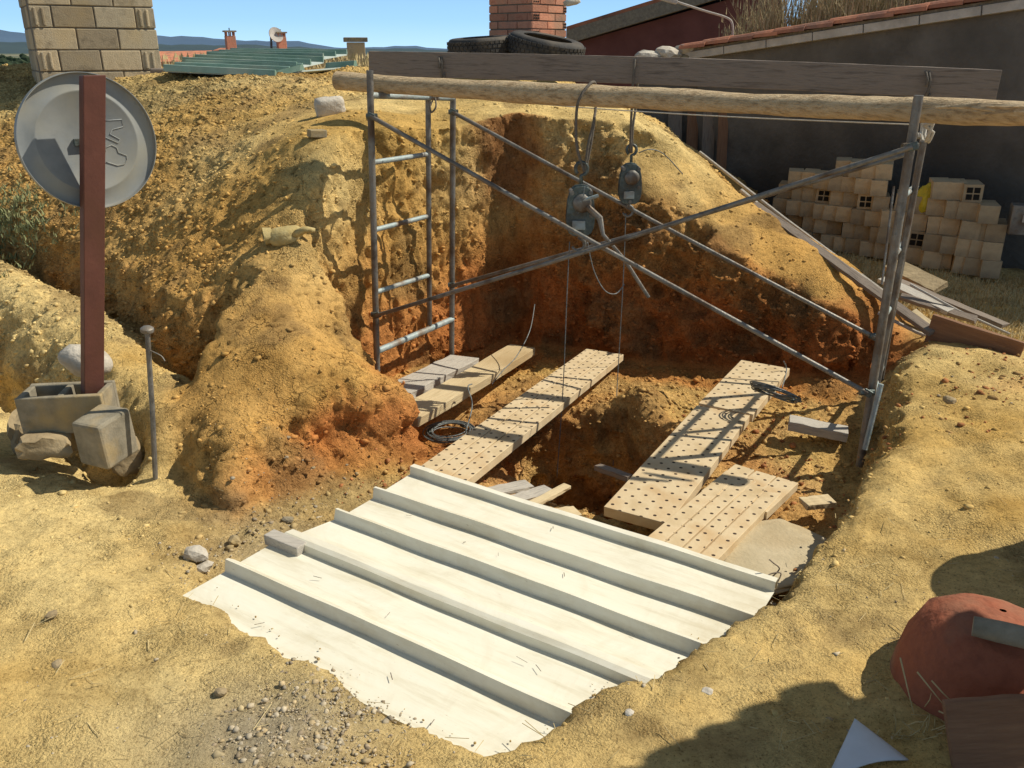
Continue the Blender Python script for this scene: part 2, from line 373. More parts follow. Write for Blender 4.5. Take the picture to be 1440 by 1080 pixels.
MOUND = TPS([(-9, 8, .7), (-9, 10, 1.2), (-6.2, 8.6, 1.0), (-5.84, 10.7, 1.83), (-4.6, 7.4, .75), (-4.2, 8.6, 1.25), (-3.4, 6.6, .73), (-3.04, 7.24, 1.25), (-3.9, 9.8, 1.72), (-2.8, 8.4, 1.62),
  (-2.17, 6.3, 1.15), (-2.7, 6.05, .64), (-2.0, 5.25, .60), (-2.35, 5.5, .56), (-1.7, 7.9, 1.58), (-1.6, 6.15, 1.42), (-1.4, 5.3, .93), (-1.15, 5.75, 1.35), (-.75, 6.6, 1.5), (-1.8, 5.65, .97), (-2.4, 6.0, .86), (-1.66, 5.1, .76), (-1.13, 5.0, .64), (-1.24, 4.42, .53), (-.91, 4.2, .32), (-1.44, 4.1, .36), (-1.16, 3.92, .24), (-1.55, 4.7, .64), (-1.35, 5.55, 1.15), (-1.4, 5.95, 1.4),
  (-1.68, 4.3, .38), (-1.6, 3.85, .26), (-1.44, 3.75, .28), (-.72, 4.5, .28), (-.83, 4.9, .2), (-.96, 5.0, .46), (-1.08, 5.15, .68), (-.72, 7.56, 1.57), (-.5, 7.0, 1.52), (-.2, 7.25, 1.56), (0, 8.6, 1.78), (-1.0, 8.8, 1.68), (.93, 7.8, 1.52), (.8, 6.9, 1.45), (1.41, 7.3, 1.265), (1.5, 6.5, 1.05),
  (1.85, 6.8, .89), (1.9, 6.25, .7), (2.28, 6.3, .63), (2.4, 5.9, .45), (2.58, 5.8, .34), (2.9, 5.6, .15), (3.0, 6.5, .12), (2.6, 7.5, .3), (2.6, 9.5, .5), (1, 11, 1.5), (-3, 12, 1.6), (3, 13, .4)], 2e-3)
MPOLY = [(-9, 7.6), (-4.3, 7.0), (-2.95, 5.85), (-2.3, 5.1), (-1.76, 4.78), (-1.88, 4.35), (-1.74, 3.95), (-1.52, 3.6), (-1.3, 3.52), (-.95, 3.92), (-.5, 4.33), (-.3, 4.9), (-.6, 5.4), (-.45, 5.8), (.2, 6.4),
         (1.0, 5.9), (2.1, 5.3), (2.7, 5.35), (3.0, 6.3), (2.9, 8), (3, 13), (-9, 13)]
PIT = [(-1.22, 2.85), (-.95, 2.62), (-.62, 2.36), (-.33, 2.13), (-.05, 1.985), (.1, 2.07), (.34, 2.28), (.52, 2.33), (.76, 2.56), (.93, 2.70), (1.02, 2.86), (1.18, 3.08), (1.5, 3.45), (1.7, 3.75), (1.95, 4.1), (2.15, 4.6), (2.42, 5.5), (1.0, 6.32), (0.0, 6.95), (-1.02, 5.98), (-1.18, 5.4),
       (-.70, 4.9), (-.48, 4.42), (-.62, 4.05), (-.95, 3.72), (-1.3, 3.3)]
FLOOR = TPS([(-1.3, 2.8, -.07), (0, 1.9, -.09), (-.6, 2.6, -.1), (.6, 2.5, -.1), (-.6, 3.6, -.09), (1.0, 2.9, -.16), (.2, 3.4, -.2), (.9, 3.3, -.26), (1.5, 3.8, -.27), (-.4, 4.1, -.16), (-.35, 4.7, -.32), (-.38, 5.15, -.38), (.1, 3.9, -.27),
  (1.5, 4.6, -.28), (1.9, 4.6, -.27), (2.2, 5.3, -.2), (1.4, 5.5, -.26), (.8, 6.2, -.3), (-.2, 6.7, -.33), (-.8, 5.9, -.34), (-.7, 5.2, -.42), (.2, 5.8, -.36)])
HOLE = [(-.12, 4.95), (.05, 5.3), (.35, 5.35), (.72, 5.25), (1.02, 4.85), (1.0, 4.2), (.6, 3.95), (.2, 4.12), (0, 4.45)]
def surface(x, y):
    p = np.stack([x, y, 0*x], 1)
    wx = x+.05*noise(p, .35, 5)+.025*noise(p, .12, 6); wy = y+.05*noise(p, .35, 8)+.025*noise(p, .12, 9)
    g = GROUND(x, y); m = MOUND(x, y)
    # spoil ridge and the two little trenches at the left foot of the mound
    d, _ = line_d(wx, wy, [(-6.5, 8.2), (-4.1, 6.45), (-2.75, 5.3), (-2.15, 4.6), (-1.8, 4.15)])
    g = g+.30*np.exp(-(d/.34)**4)
    d, _ = line_d(wx, wy, [(-7.0, 7.4), (-4.5, 6.1), (-3.25, 5.15), (-2.55, 4.45), (-2.15, 4.1), (-2.0, 3.92)])
    g = g-.34*np.exp(-(d/.165)**2)
    d, _ = line_d(wx, wy, [(-6.5, 8.8), (-4.1, 7.0), (-2.85, 5.85), (-2.1, 5.0), (-1.78, 4.7)])
    g = g-.05*np.exp(-(d/.2)**2)
    sd = pip_sdf(wx, wy, MPOLY)
    wdt = .22+.0*x
    s = sstep(0, 1, -sd/wdt)
    h = g*(1-s)+m*s
    # hollow scraped under the mound face behind the rod
    h = h-.36*np.exp(-(((wx+1.86)/.26)**2+((wy-4.92)/.15)**2)**2)*sstep(.1, -.2, sd*1.0)
    # rims of crumbled soil
    wk = sstep(3.0, 3.9, y+.5*x); sp_ = pip_sdf(x+(wx-x)*(.12+.88*wk), y+(wy-y)*(.12+.88*wk), PIT)
    W = TPS([(-1.1, 2.5, .06), (0, 1.9, .06), (.8, 2.4, .08), (1.6, 3.3, .16), (2.3, 4.5, .15), (2.7, 5.3, .35), (2.2, 6.0, .75), (1, 6.8, .7), (-.1, 7.1, .08), (.5, 6.9, .36), (-.6, 6.6, .16), (-1.1, 5.8, .16), (-.9, 4.9, .22), (-.5, 4.2, .2), (-1.3, 3.4, .2)], .05)(x, y)
    W = np.clip(W, .05, .9)
    f = FLOOR(x, y)
    t = np.clip(sp_/W, 0, 1)
    back = sstep(.4, .7, W)
    prof = (1-back)*(t*t*(3-2*t))+back*(.62*sstep(0, .42, t)+.38*t)
    h2 = f*(1-prof)+h*prof
    h = np.where(sp_ <= 0, f, h2)
    h = h+.035*np.exp(-((sp_-.2)/.12)**2)*sstep(1.9, 2.6, x+.3*y-.2)*(y < 4.3)
    sh = pip_sdf(wx, wy, HOLE)
    h = h-1.5*sstep(.05, -.25, sh)
    h = h+.07*np.exp(-((sh-.1)/.09)**2)*(sp_ < 0)*sstep(4.2, 5.0, y)
    # lump of earth left standing at the far side of the hole
    h = h+.16*np.exp(-((x-.92)**2+(y-5.35)**2)/.04)
    return h, sd, sp_, sh
def mound_mask(x, y): return sstep(.1, -.3, pip_sdf(x, y, MPOLY))

def make_terrain():
    def grid(xs, ys):
        X, Y = np.meshgrid(xs, ys); h, *_ = surface(X.ravel(), Y.ravel()); return X, Y, h.reshape(X.shape)
    def mesh_from(v, f, name):
        me = bpy.data.meshes.new(name); me.vertices.add(len(v)); me.vertices.foreach_set('co', v.astype(np.float32).ravel())
        me.loops.add(f.size); me.loops.foreach_set('vertex_index', f.ravel().astype(np.int32))
        me.polygons.add(len(f)); me.polygons.foreach_set('loop_start', np.arange(0, f.size, f.shape[1], dtype=np.int32))
        me.polygons.foreach_set('loop_total', np.full(len(f), f.shape[1], dtype=np.int32)); me.update(calc_edges=True); return me
    step = .03
    xs = np.arange(-7.2, 5.4, step); ys = np.arange(.6, 10.8, step)
    X, Y, H = grid(xs, ys); ny, nx = X.shape; n = nx*ny
    top = np.stack([X.ravel(), Y.ravel(), H.ravel()], 1); bot = top.copy(); bot[:, 2] = -3.0
    i = (np.arange(ny-1)[:, None]*nx+np.arange(nx-1)[None]).ravel()
    ft = np.stack([i, i+1, i+nx+1, i+nx], 1); fb = ft[:, ::-1]+n
    def side(a): return np.stack([a[:-1], a[:-1]+n, a[1:]+n, a[1:]], 1)
    e = [side(np.arange(nx)), side(np.arange(nx)+(ny-1)*nx)[:, ::-1], side(np.arange(ny)*nx)[:, ::-1], side(np.arange(ny)*nx+nx-1)]
    me = mesh_from(np.vstack([top, bot]), np.vstack([ft, fb]+e), 'tmp')
    o = bpy.data.objects.new('tmp', me); C.objects.link(o)
    r = o.modifiers.new('r', 'REMESH'); r.mode = 'VOXEL'; r.voxel_size = .024; r.adaptivity = 0
    dg = bpy.context.evaluated_depsgraph_get(); dg.update(); ev = o.evaluated_get(dg).to_mesh()
    v = np.empty(len(ev.vertices)*3, np.float32); ev.vertices.foreach_get('co', v); v = v.reshape(-1, 3).astype(float)
    lt = np.empty(len(ev.polygons), np.int32); ev.polygons.foreach_get('loop_total', lt)
    li = np.empty(len(ev.loops), np.int32); ev.loops.foreach_get('vertex_index', li)
    assert (lt == 4).all(); f = li.reshape(-1, 4)
    bpy.data.objects.remove(o)
    # drop the underside and the cut sides
    keep = (v[:, 2] > -2.6) & (v[:, 0] > xs[0]+.04) & (v[:, 0] < xs[-1]-.04) & (v[:, 1] > ys[0]+.04) & (v[:, 1] < ys[-1]-.04)
    f = f[keep[f].all(1)]; used = np.unique(f); mp = -np.ones(len(v), int); mp[used] = np.arange(len(used)); v = v[used]; f = mp[f]
    # normals
    def normals(v):
        a = v[f[:, 2]]-v[f[:, 0]]; b = v[f[:, 3]]-v[f[:, 1]]; fn = np.cross(a, b); nn = np.zeros_like(v)
        for k in range(4): np.add.at(nn, f[:, k], fn)
        return nn/(np.linalg.norm(nn, axis=1, keepdims=True)+1e-12)
    nn = normals(v)
    if nn[:, 2].mean() < 0: f = f[:, ::-1]; nn = -nn
    x, y, z = v.T
    h, sd, spt, sh = surface(x, y)
    steep = 1-np.clip(nn[:, 2], 0, 1)
    mound = sstep(.15, -.15, sd)
    wall = sstep(.25, .6, steep)
    inpit = sstep(.05, -.1, spt)*sstep(3.4, 3.9, y+.5*x)
    # how loose the surface is: rubble high on the left of the mound, hard-trodden elsewhere
    rub = TPS([(-3.0, 7.2, 1), (-2.3, 7.6, 1), (-2.2, 6.3, .6), (-3.4, 6.6, .9), (-1.4, 7.4, .15), (-1.6, 6.4, .25), (-1.0, 7.4, .1), (-.3, 7.6, .15), (1, 7.6, .15), (1.8, 6.7, .25), (-1.4, 5.2, .3), (-1.2, 4.5, .25), (-1.0, 4.05, .6), (-1.5, 3.8, .5), (-.6, 4.5, .5), (-1.9, 5.3, .8), (-2.6, 5.0, .5), (-3, 3, .1), (-1, 2, .1), (1, 2, .1), (-1.2, 3.3, .6), (2.4, 4, .15), (2.6, 5, .15), (4, 4, .1), (4, 7, .2), (-5, 8, .9), (-6, 5, .2), (.8, 2.6, .2)], .02)(x, y)
    rub = np.clip(rub, 0.05, 1)
    rub = np.maximum(rub, .75*inpit); rub = np.maximum(rub, .45*wall+.35*wall*sstep(0, .4, x))
    q = v.copy()
    lump = fbm(q, .55, 3, 11)
    clod = 1-np.abs(fbm(q, .16, 4, 23))*1.6
    clod2 = 1-np.abs(fbm(q, .07, 3, 37))*1.6
    qs = q*np.array([1, 1, .32])
    pick = 1-np.abs(fbm(qs, .075, 3, 51))*1.8
    nose0 = mound*sstep(5.4, 4.9, y); disp = .035*lump*(.25+.9*mound)*(1-.65*nose0)*(1-.7*sstep(.1, 0, sh))+rub*(.024*clod+.012*clod2)+wall*(.010*clod+.018*pick*mound)+wall*mound*sstep(.1, .8, x)*(.05*lump+.045*clod+.045*fbm(q, .26, 3, 141)-.05*sstep(.1, .5, fbm(q, .4, 3, 151)))
    # strata: horizontal ledges on the cut faces
    st = noise(q*np.array([.35, .35, 1])+.3*lump[:, None]*np.array([0, 0, .15]), .11, 71)
    nose = mound*sstep(5.4, 4.9, y)
    disp += wall*mound*.014*st+nose*sstep(.1, .35, steep)*(.036*st+.022*fbm(q, .2, 3, 77))
    disp += (1-mound)*(1-inpit)*(.017*fbm(q, .34, 4, 91)+.007*fbm(q, .09, 2, 93))
    cr = np.abs(fbm(q, .22, 3, 101)); crk = sstep(.035, .0, cr)*np.clip(mound*(1-rub)*2.0, 0, 1)*sstep(6.3, 5.6, y)
    disp += (1-mound)*(1-inpit)*.018*np.minimum(fbm(q, .22, 2, 131), 0)*sstep(0, .25, spt)
    disp -= .02*crk
    # the soil is hard up against the sheets: keep the floor below them flat
    calm = sstep(-.02, -.1, spt)*sstep(3.9, 3.4, y+.6*x)
    disp *= (1-.85*calm)
    v = v+nn*disp[:, None]
    x, y, z = v.T
    # ---- colour
    ochre = np.array([.62, .40, .125]); pale = np.array([.80, .61, .27]); red = np.array([.55, .20, .06]); brown = np.array([.24, .155, .07]); grey = np.array([.36, .31, .22]); orange = np.array([.62, .345, .10]); olive = np.array([.30, .26, .12])
    col = np.tile(ochre, (len(v), 1))
    def mix(w, c):
        nonlocal col; w = np.clip(w, 0, 1)[:, None]; col = col*(1-w)+c*w
    nL = fbm(q, 1.1, 4, 201); nM = fbm(q, .35, 4, 211)
    mix((.5+.8*nL)*(1-.25*mound), pale)
    mix((1-mound)*(.25+.5*nM), pale)
    # reddening with depth on the cut faces and on the pit floor
    deep = sstep(.75, -.05, z+.18*nM+.1*nL)
    mix(mound*sstep(1.5, .5, z+.2*nL)*.7*sstep(.3, .0, sd), orange)
    near = sstep(-1.4, -1.0, x-.25*(y-4))
    mix(mound*near*sstep(.34, .05, z+.12*nM+.1*nL)*.9, red)
    mix(wall*deep*mound*sstep(4.8, 5.3, y)*.75, red)
    mix(sstep(.1, .4, steep)*mound*sstep(-.5, -.1, x)*sstep(.6, .1, spt)*(.6+.4*nM), red*.72)  # red clay of the back wall, its colour darkened to deepen the shade
    mix(inpit*(.45+.5*nM), orange); mix(inpit*(.2+.7*nL), red*.85)
    mix(sstep(.5, .9, nM+.4*rub)*.5, brown)
    mix(mound*rub*.2*sstep(5.8, 6.6, y)*sstep(-1.2, -1.9, x), brown*1.35)
    mix(mound*sstep(-2.2, -3.2, x)*(.1+.5*nL), olive)
    mix(np.exp(-(((x+.75)/.35)**2+((y-2.0)/.25)**2))*.9, grey)
    mix(np.exp(-(((x+1.15)/.3)**2+((y-3.25)/.25)**2))*.55, grey)
    mix(np.exp(-(((x-3.3)/.5)**2+((y-4.3)/.5)**2))*.6*(nM+.6), red*1.0)
    mix(np.exp(-(((x-.5)/.35)**2+((y-1.75)/.3)**2))*.25, orange)
    col *= (1-.55*crk)[:, None]
    me = mesh_from(v, f, 'ground')
    ca = me.color_attributes.new('tone', 'FLOAT_COLOR', 'POINT')
    ca.data.foreach_set('color', np.hstack([col, np.ones((len(v), 1))]).astype(np.float32).ravel())
    ra = me.attributes.new('rough', 'FLOAT', 'POINT'); ra.data.foreach_set('value', rub.astype(np.float32))
    kk = np.clip(mound*(1-rub)*1.6, 0, 1)*sstep(6.0, 5.2, y)*sstep(.45, .6, .5+.6*nM+.3); ka = me.attributes.new('crack', 'FLOAT', 'POINT'); ka.data.foreach_set('value', kk.astype(np.float32))
    me.polygons.foreach_set('use_smooth', np.ones(len(f), bool)); me.materials.append(M['earth'])
    o = bpy.data.objects.new('ground', me); C.objects.link(o); tag(o, kind='structure')
    return o, v, rub, col
ground, TV, TR, TC = make_terrain()
print('terrain verts', len(TV))
# height lookup: highest vertex in a cell
_cell = .05; _gx = np.floor((TV[:, 0]+8)/_cell).astype(int); _gy = np.floor(TV[:, 1]/_cell).astype(int)
HM = np.full((300, 240), -9.0); np.maximum.at(HM, (_gx, _gy), TV[:, 2])
def gz(x, y):
    return float(HM[int((x+8)/_cell), int(y/_cell)])
# ------------------------------------------------------------------ white sheets of metal in the foreground
U = Vector((.842, -.54, 0)).normalized(); NV = Vector((.54, .842, 0)).normalized()
def UN(u, n, z): return U*u+NV*n+Vector((0, 0, z))
def sheet(name, prof, u0, u1, skew, label, tilt=0):
    """pressed sheet: prof = list of (n, z) across the ribs"""
    root = thing(name, label, 'metal sheet', UN((u0+u1)/2, prof[0][0], 0), 'white sheet metal panels over the pit mouth')
    mb = MB(); vs = []; fs = []; seg = 26; th = .004
    for side in (0, 1):
        for i in range(seg+1):
            u = u0+(u1-u0)*i/seg
            for (n, z) in prof:
                w_ = .0025*math.sin(u*5+n*9)+.0012*math.sin(u*13+n*31)
                vs.append(UN(u+(skew*(n-prof[0][0]) if i == 0 else 0), n+(u-u0)*0.0, z+w_+tilt*(u-u0)-side*th))
    k = len(prof); base = (seg+1)*k
    for i in range(seg):
        for j in range(k-1):
            a = i*k+j; fs.append([a, a+1, a+k+1, a+k]); fs.append([base+a, base+a+k, base+a+k+1, base+a+1])
    for i in range(seg):
        for a in (i*k, i*k+k-1): fs.append([a, a+k, base+a+k, base+a])
    for i in (0, seg):
        for j in range(k-1): a = i*k+j; fs.append([a, base+a, base+a+1, a+1])
    mb.add(vs, fs)
    o = mb.build('ribbed_panel', 'white_sheet', root)
    for p in o.data.polygons: p.use_smooth = False
    return root
def rib(n, h=.054, w=.014): return [(n-.012, 0), (n+.0, h), (n+w, h-.002), (n+w+.03, h*.5), (n+w+.055, 0.002)]
Z = .012
pr = [(1.60, Z), (1.603, Z-.03)][::-1]+[(q, z+Z) for q, z in rib(1.876)]+[(2.12, Z), (2.15, Z)]
s1 = sheet('sheet_metal_panel', pr, -2.60, -.80, .02, 'dusty white ribbed sheet metal panel nearest the camera, its near edge buried in soil')
Z2 = .018
pr = [(2.140, .001), (2.145, .046), (2.165, .056)]+[(2.20, .056), (2.212, .028), (2.235, Z2+.004)]+[(q, z+Z2) for q, z in rib(2.412)]+[(q, z+Z2) for q, z in rib(2.662)]+[(2.93, Z2), (2.934, Z2+.044), (2.966, Z2+.044), (2.976, Z2-.01)]
s2 = sheet('sheet_metal_panel', pr, -2.56, -.655, .24, 'cleaner white ribbed sheet metal panel with three ridges, beside the perforated planks')
# small squared offcut lying under the lapped rib
tag(MB().box(UN(-2.52, 2.13, .03), (.2, .06, .05), rotm(0, 0, math.atan2(U.y, U.x))).build('wood_offcut', 'grey_wood', bevel=.004), 'short grey wooden offcut poking out at the left end of the white panels', 'wood offcut')
# twigs and crumbs lying on the sheets
mb = MB()
for i in range(14):
    u = random.uniform(-2.4, -.9); n = random.choice([1.7, 2.02, 2.33, 2.56, 2.86])+random.uniform(-.05, .05); a = random.uniform(0, 6.3); L = random.uniform(.008, .05)
    p = UN(u, n, .026); mb.tube([p, p+Vector((math.cos(a)*L, math.sin(a)*L, random.uniform(0, .008)))], random.uniform(.0008, .0018), 4)
tag(mb.build('plant_debris', 'old_wood'), 'bits of twig and straw scattered over the white sheets', 'debris', kind='stuff')

# ------------------------------------------------------------------ perforated planks and boards over the hole
def perf_plank(a, b, w, t, label, strips=3, group='perforated planks laid across the hole', z2=None):
    a = Vector(a); b = Vector(b); L = (b-a).length
    mb = MB(); sw = w/strips
    for k in range(strips):
        y = -w/2+sw*(k+.5); g = .0035
        q = board_mesh(L, sw-2*g, t, seg=6, jit=.0012); mb.add([v+Vector((0, y, random.uniform(-.001, .001))) for v in q.v], q.f)
    mb.box((L/2, 0, t*.4), (L-.01, w-.012, t*.5))
    o = mb.build('perforated_plank', 'perf', bevel=.003); o.matrix_world = frame(a, b)
    return tag(o, label, 'plank', group)
# middle run
A = P(618, 682, z=-.095); B = P(850, 503, z=-.20)
d = (B-A).normalized(); A0 = A-d*.22
perf_plank(A0, B, .31, .05, 'long perforated clay plank from the white sheets to the far lip of the hole')
# right hand run: two lengths, the far one lying a little to the right
R0 = P(893, 738, z=-.14); R1 = P(1012, 590, z=-.16); R2 = P(1082, 524, z=-.14)
perf_plank(R0, P(1016, 588, z=-.125), .34, .055, 'wide perforated plank crossed by tube shadows, near length of the right-hand run', 1)
perf_plank(P(1019, 586, z=-.122), P(1075, 522, z=-.115), .35, .055, 'perforated plank at the far end of the right-hand run, cable coil on its corner', 1)
# short ones near the sheets on the right
perf_plank(P(950, 790, z=-.10), P(1062, 684, z=-.15), .34, .045, 'short perforated plank of four strips close to the right corner of the white sheets', 4)
perf_plank(P(1030, 716, z=-.14), P(1076, 676, z=-.15), .36, .045, 'broken perforated plank end lying under the short four-strip plank', 3)
tag(rock_mesh(P(1090, 780, z=-.13), (.62, .55, .05), rotm(0, 0, .5), 4, .10, 5, .6).build('mortar_slab', 'slab', smooth=True), 'irregular pale mortar slab with ragged edge at the right corner of the white sheets', 'slab')
# timber boards left
board('timber_board', P(566, 597, z=-.12), P(735, 496, z=-.24), .22, .06, 'pine', 'thick clean pine board crossed by shadows, left of the perforated plank', 'board', warp=-.01)
board('timber_board', P(556, 561, z=-.18), P(652, 512, z=-.28), .24, .06, 'grey_wood', 'grey weathered board with split end tucked behind the pine board', 'board', jit=.008, chip=.06)
board('timber_board', P(1107, 600, z=-.17), P(1190, 617, z=-.2), .12, .06, 'grey_wood', 'short grey board lying on the red floor near the right scaffold post', 'board')
g = 'thin slats lying on the soil behind the white sheets'
for i, (a, b, w_, lab) in enumerate([((668, 700), (745, 683), .09, 'short grey slat at the left of the slats behind the white sheets'), ((705, 712), (772, 690), .08, 'grey slat with a split end in the middle of the slats behind the white sheets'),
        ((742, 716), (798, 686), .05, 'narrow pale slat pointing towards the hole behind the white sheets'), ((765, 728), (812, 722), .09, 'stubby buff slat against the edge of the white sheets')]):
    board('wooden_slat', P(*a, z=-.12+.012*i), P(*b, z=-.14+.012*i), w_, .02, ['grey_wood', 'grey_wood', 'pine', 'pine'][i], lab, 'slat', g, jit=.004)
board('wooden_slat', P(1130, 712, z=-.16), P(1168, 708, z=-.16), .09, .03, 'pine', 'small pale slat end lying beside the right scaffold foot', 'slat')
board('wooden_slat', P(840, 660, z=-.20), P(886, 676, z=-.16), .05, .03, 'old_wood', 'dark narrow slat on the front lip of the hole', 'slat')

# ------------------------------------------------------------------ coils of cable
def coil(c, R, tilt, label, m='cable', turns=9, tails=()):
    pts = []; c = Vector(c); n = turns*26
    ph = random.random()*6
    for i in range(n+1):
        a = 2*math.pi*i/26+ph; k = i/n
        r = R*(.62+.38*abs(math.sin(3.1*k+1.3)))*(1+.06*math.sin(a*1.37+k*9))
        pts.append(c+rotm(*tilt) @ Vector((r*math.cos(a)*1.1, r*math.sin(a)*.85, .005+.03*abs(math.sin(k*17)))))
    root = thing('cable_coil', label, 'cable coil', c, 'coils of thin steel cable')
    MB().tube(pts, .0045, 5).build('cable_loops', m, root, smooth=True)
    for a in (0.6, 2.9, 4.6):
        mb = MB()
        q = c+rotm(*tilt) @ Vector((R*.85*math.cos(a), R*.7*math.sin(a), .02)); ax = rotm(*tilt) @ Vector((-math.sin(a), math.cos(a), 0))
        mb.tube([q-ax*.015, q+ax*.015], .014, 8)
        mb.build('binding', 'dark_steel', root, smooth=True)
    for t_ in tails: MB().tube(t_, .0045, 5).build('loose_end', m, root, smooth=True)
    return root
def curve(pts, n=8):
    pts = [Vector(p) for p in pts]; out = []
    for i in range(len(pts)-1):
        p0 = pts[max(i-1, 0)]; p1 = pts[i]; p2 = pts[i+1]; p3 = pts[min(i+2, len(pts)-1)]
        for k in range(n):
            t = k/n; out.append(.5*((2*p1)+(p2-p0)*t+(2*p0-5*p1+4*p2-p3)*t*t+(3*p1-p0-3*p2+p3)*t**3))
    return out+[pts[-1]]
c1 = P(632, 611, z=-.2)
for _ in range(6): c1 = P(632, 611, z=gz(c1.x, c1.y)+.04)
print('coil', c1, gz(c1.x, c1.y))
coil(c1, .15, (0.1, 0, .3), 'loose steel cable coil lying between the pine board and the perforated plank', tails=[curve([P(655, 607, z=-.18), P(664, 570, Y=5.0), P(658, 545, Y=5.1), P(664, 540, Y=5.15)])])
c2 = P(1089, 557, z=.06)
coil(c2, .14, (-.55, .15, -.5), 'tight steel cable coil hanging over the corner of the far right perforated plank', tails=[curve([P(1100, 545, z=-.1), P(1106, 520, Y=5.5), P(1102, 508, Y=5.5)])])

# ------------------------------------------------------------------ scaffold frames
def tube_part(root, name, a, b, r=.022, m='steel', n=10): return MB().tube([a, (Vector(a)+Vector(b))/2, b], r, n).build(name, m, root, smooth='auto')
lf = thing('scaffolding', 'left scaffold ladder frame with pale rungs standing against the sunlit pit wall', 'scaffolding', P(531, 545, Y=5.6), 'steel scaffold frames carrying the log')
tube_part(lf, 'post', P(520, 99, Y=5.6), P(531, 548, Y=5.6), .0215)
tube_part(lf, 'post', P(637, 135, Y=6.4), P(635, 509, Y=6.4), .0215)
tube_part(lf, 'inner_rail', P(602, 138, Y=6.15), P(604, 457, Y=6.15), .019)
for a, b in (((521, 229), (601, 217)), ((524, 324), (602, 304)), ((528, 411), (603, 387))): tube_part(lf, 'rung', P(*a, Y=5.6), P(*b, Y=6.15), .017, 'painted_steel')
tube_part(lf, 'bottom_bar', P(530, 494, Y=5.6), P(636, 449, Y=6.4), .023, 'painted_steel')
tube_part(lf, 'top_bar', P(521, 134, Y=5.6), P(637, 138, Y=6.4), .021, 'painted_steel')
for q in (P(523, 163, Y=5.6), P(529, 440, Y=5.6), P(637, 157, Y=6.4), P(636, 399, Y=6.4)): MB().tube([q+Vector((-.03, -.035, 0)), q+Vector((.04, -.035, 0))], .018, 8).build('brace_catch', 'dark_steel', lf, smooth='auto')
rf = thing('scaffolding', 'right scaffold frame seen edge-on, leaning posts in the pit beside the trodden bank', 'scaffolding', P(1210, 655, Y=4.4), 'steel scaffold frames carrying the log')
tube_part(rf, 'post', P(1292, 134, Y=4.4), P(1209, 655, Y=4.4), .0235)
tube_part(rf, 'post', P(1303, 172, Y=5.25), P(1226, 600, Y=5.25), .021)
tube_part(rf, 'inner_rail', P(1299, 200, Y=4.75), P(1217, 628, Y=4.75), .017)
for a, b in (((1283, 190), (1300, 192)), ((1270, 275), (1288, 262)), ((1256, 360), (1272, 340)), ((1243, 445), (1258, 420)), ((1226, 555), (1240, 515)), ((1215, 625), (1229, 580))): tube_part(rf, 'rung', P(*a, Y=4.4), P(*b, Y=5.25), .017, 'painted_steel')
for q in (P(1276, 205, Y=4.4), P(1216, 549, Y=4.4), P(1228, 470, Y=5.25)): MB().tube([q+Vector((-.04, -.03, 0)), q+Vector((.04, -.03, 0))], .018, 8).build('brace_catch', 'dark_steel', rf, smooth='auto')
def brace(a, b, label, m='steel'):
    a = Vector(a); b = Vector(b); root = thing('scaffold_brace', label, 'scaffold brace', a, 'diagonal braces between the scaffold frames')
    MB().tube([a, a.lerp(b, .5)-Vector((0, 0, .012)), b], .0138, 10).build('brace_tube', m, root, smooth='auto')
    for q in (a, b): MB().box(q, (.05, .012, .04), frame(a, b).to_3x3()).build('flattened_end', 'dark_steel', root, bevel=.004)
    return root
fo = Vector((0, -.04, 0))
brace(P(523, 163, Y=5.6)+fo, P(1216, 549, Y=4.4)+fo, 'near brace tube falling from the left front post top to the right frame foot')
brace(P(532, 439, Y=5.6)+fo*1.9, P(1274, 204, Y=4.4)+fo*1.9, 'near brace tube rising from low on the left front post to the right')
brace(P(637, 157, Y=6.4)+fo, P(1227, 472, Y=5.25)+fo, 'far brace tube falling from the left rear post, passing behind the chain hoists')
brace(P(637, 398, Y=6.4)+fo*1.9, P(1270, 214, Y=5.25)+fo*1.9, 'far brace tube rising just above and behind the near rising brace')
tag(MB().tube([P(1239, 540, Y=4.25), P(1216, 632, Y=4.2)], .015, 8).build('short_tube', 'painted_steel', smooth='auto'), 'short pale tube propped against the foot of the right scaffold post', 'tube')
tag(MB().tube([P(1257, 262, Y=5.6), P(1240, 400, Y=5.4)], .008, 6).build('thin_rod', 'steel', smooth='auto'), 'thin steel rod standing just left of the right scaffold posts', 'rod')

# ------------------------------------------------------------------ log and plank across the top
def logY(px): r = (px-720)/F/(cp+.34*sp); return 5.33/(1+.414*r)
pts = []; rs = []
ends = [(474, 113), (560, 120), (660, 126), (760, 131), (860, 136), (960, 141), (1060, 146), (1160, 150), (1260, 153), (1360, 157), (1450, 160), (1540, 164)]
for i, (x, y) in enumerate(ends):
    pts.append(P(x, y, Y=logY(x)+.06)); rs.append(.059-.004*math.sin(i*1.3)+.003*math.sin(i*2.9))
pp = curve(pts, 6); rr = [np.interp(i/(len(pp)-1)*(len(rs)-1), range(len(rs)), rs) for i in range(len(pp))]
mb = MB().tube(pp, rr, 28)
v = np.array([q[:] for q in mb.v]); ax = np.array([pp[min(i//28, len(pp)-1)][:] for i in range(len(v))])
dv = v-ax; k = 1+.07*fbm(v*np.array([.35, 1, 1]), .09, 3, 5)+.03*fbm(v*np.array([.2, 1, 1]), .025, 2, 9)
mb.v = [Vector(q) for q in ax+dv*k[:, None]]
lr = thing('log_beam', 'long debarked log lying across both scaffold frames, splitting at its right end', 'log', P(660, 126, Y=5.5))
mb.build('trunk', 'log', lr, smooth='auto')
mb = MB()
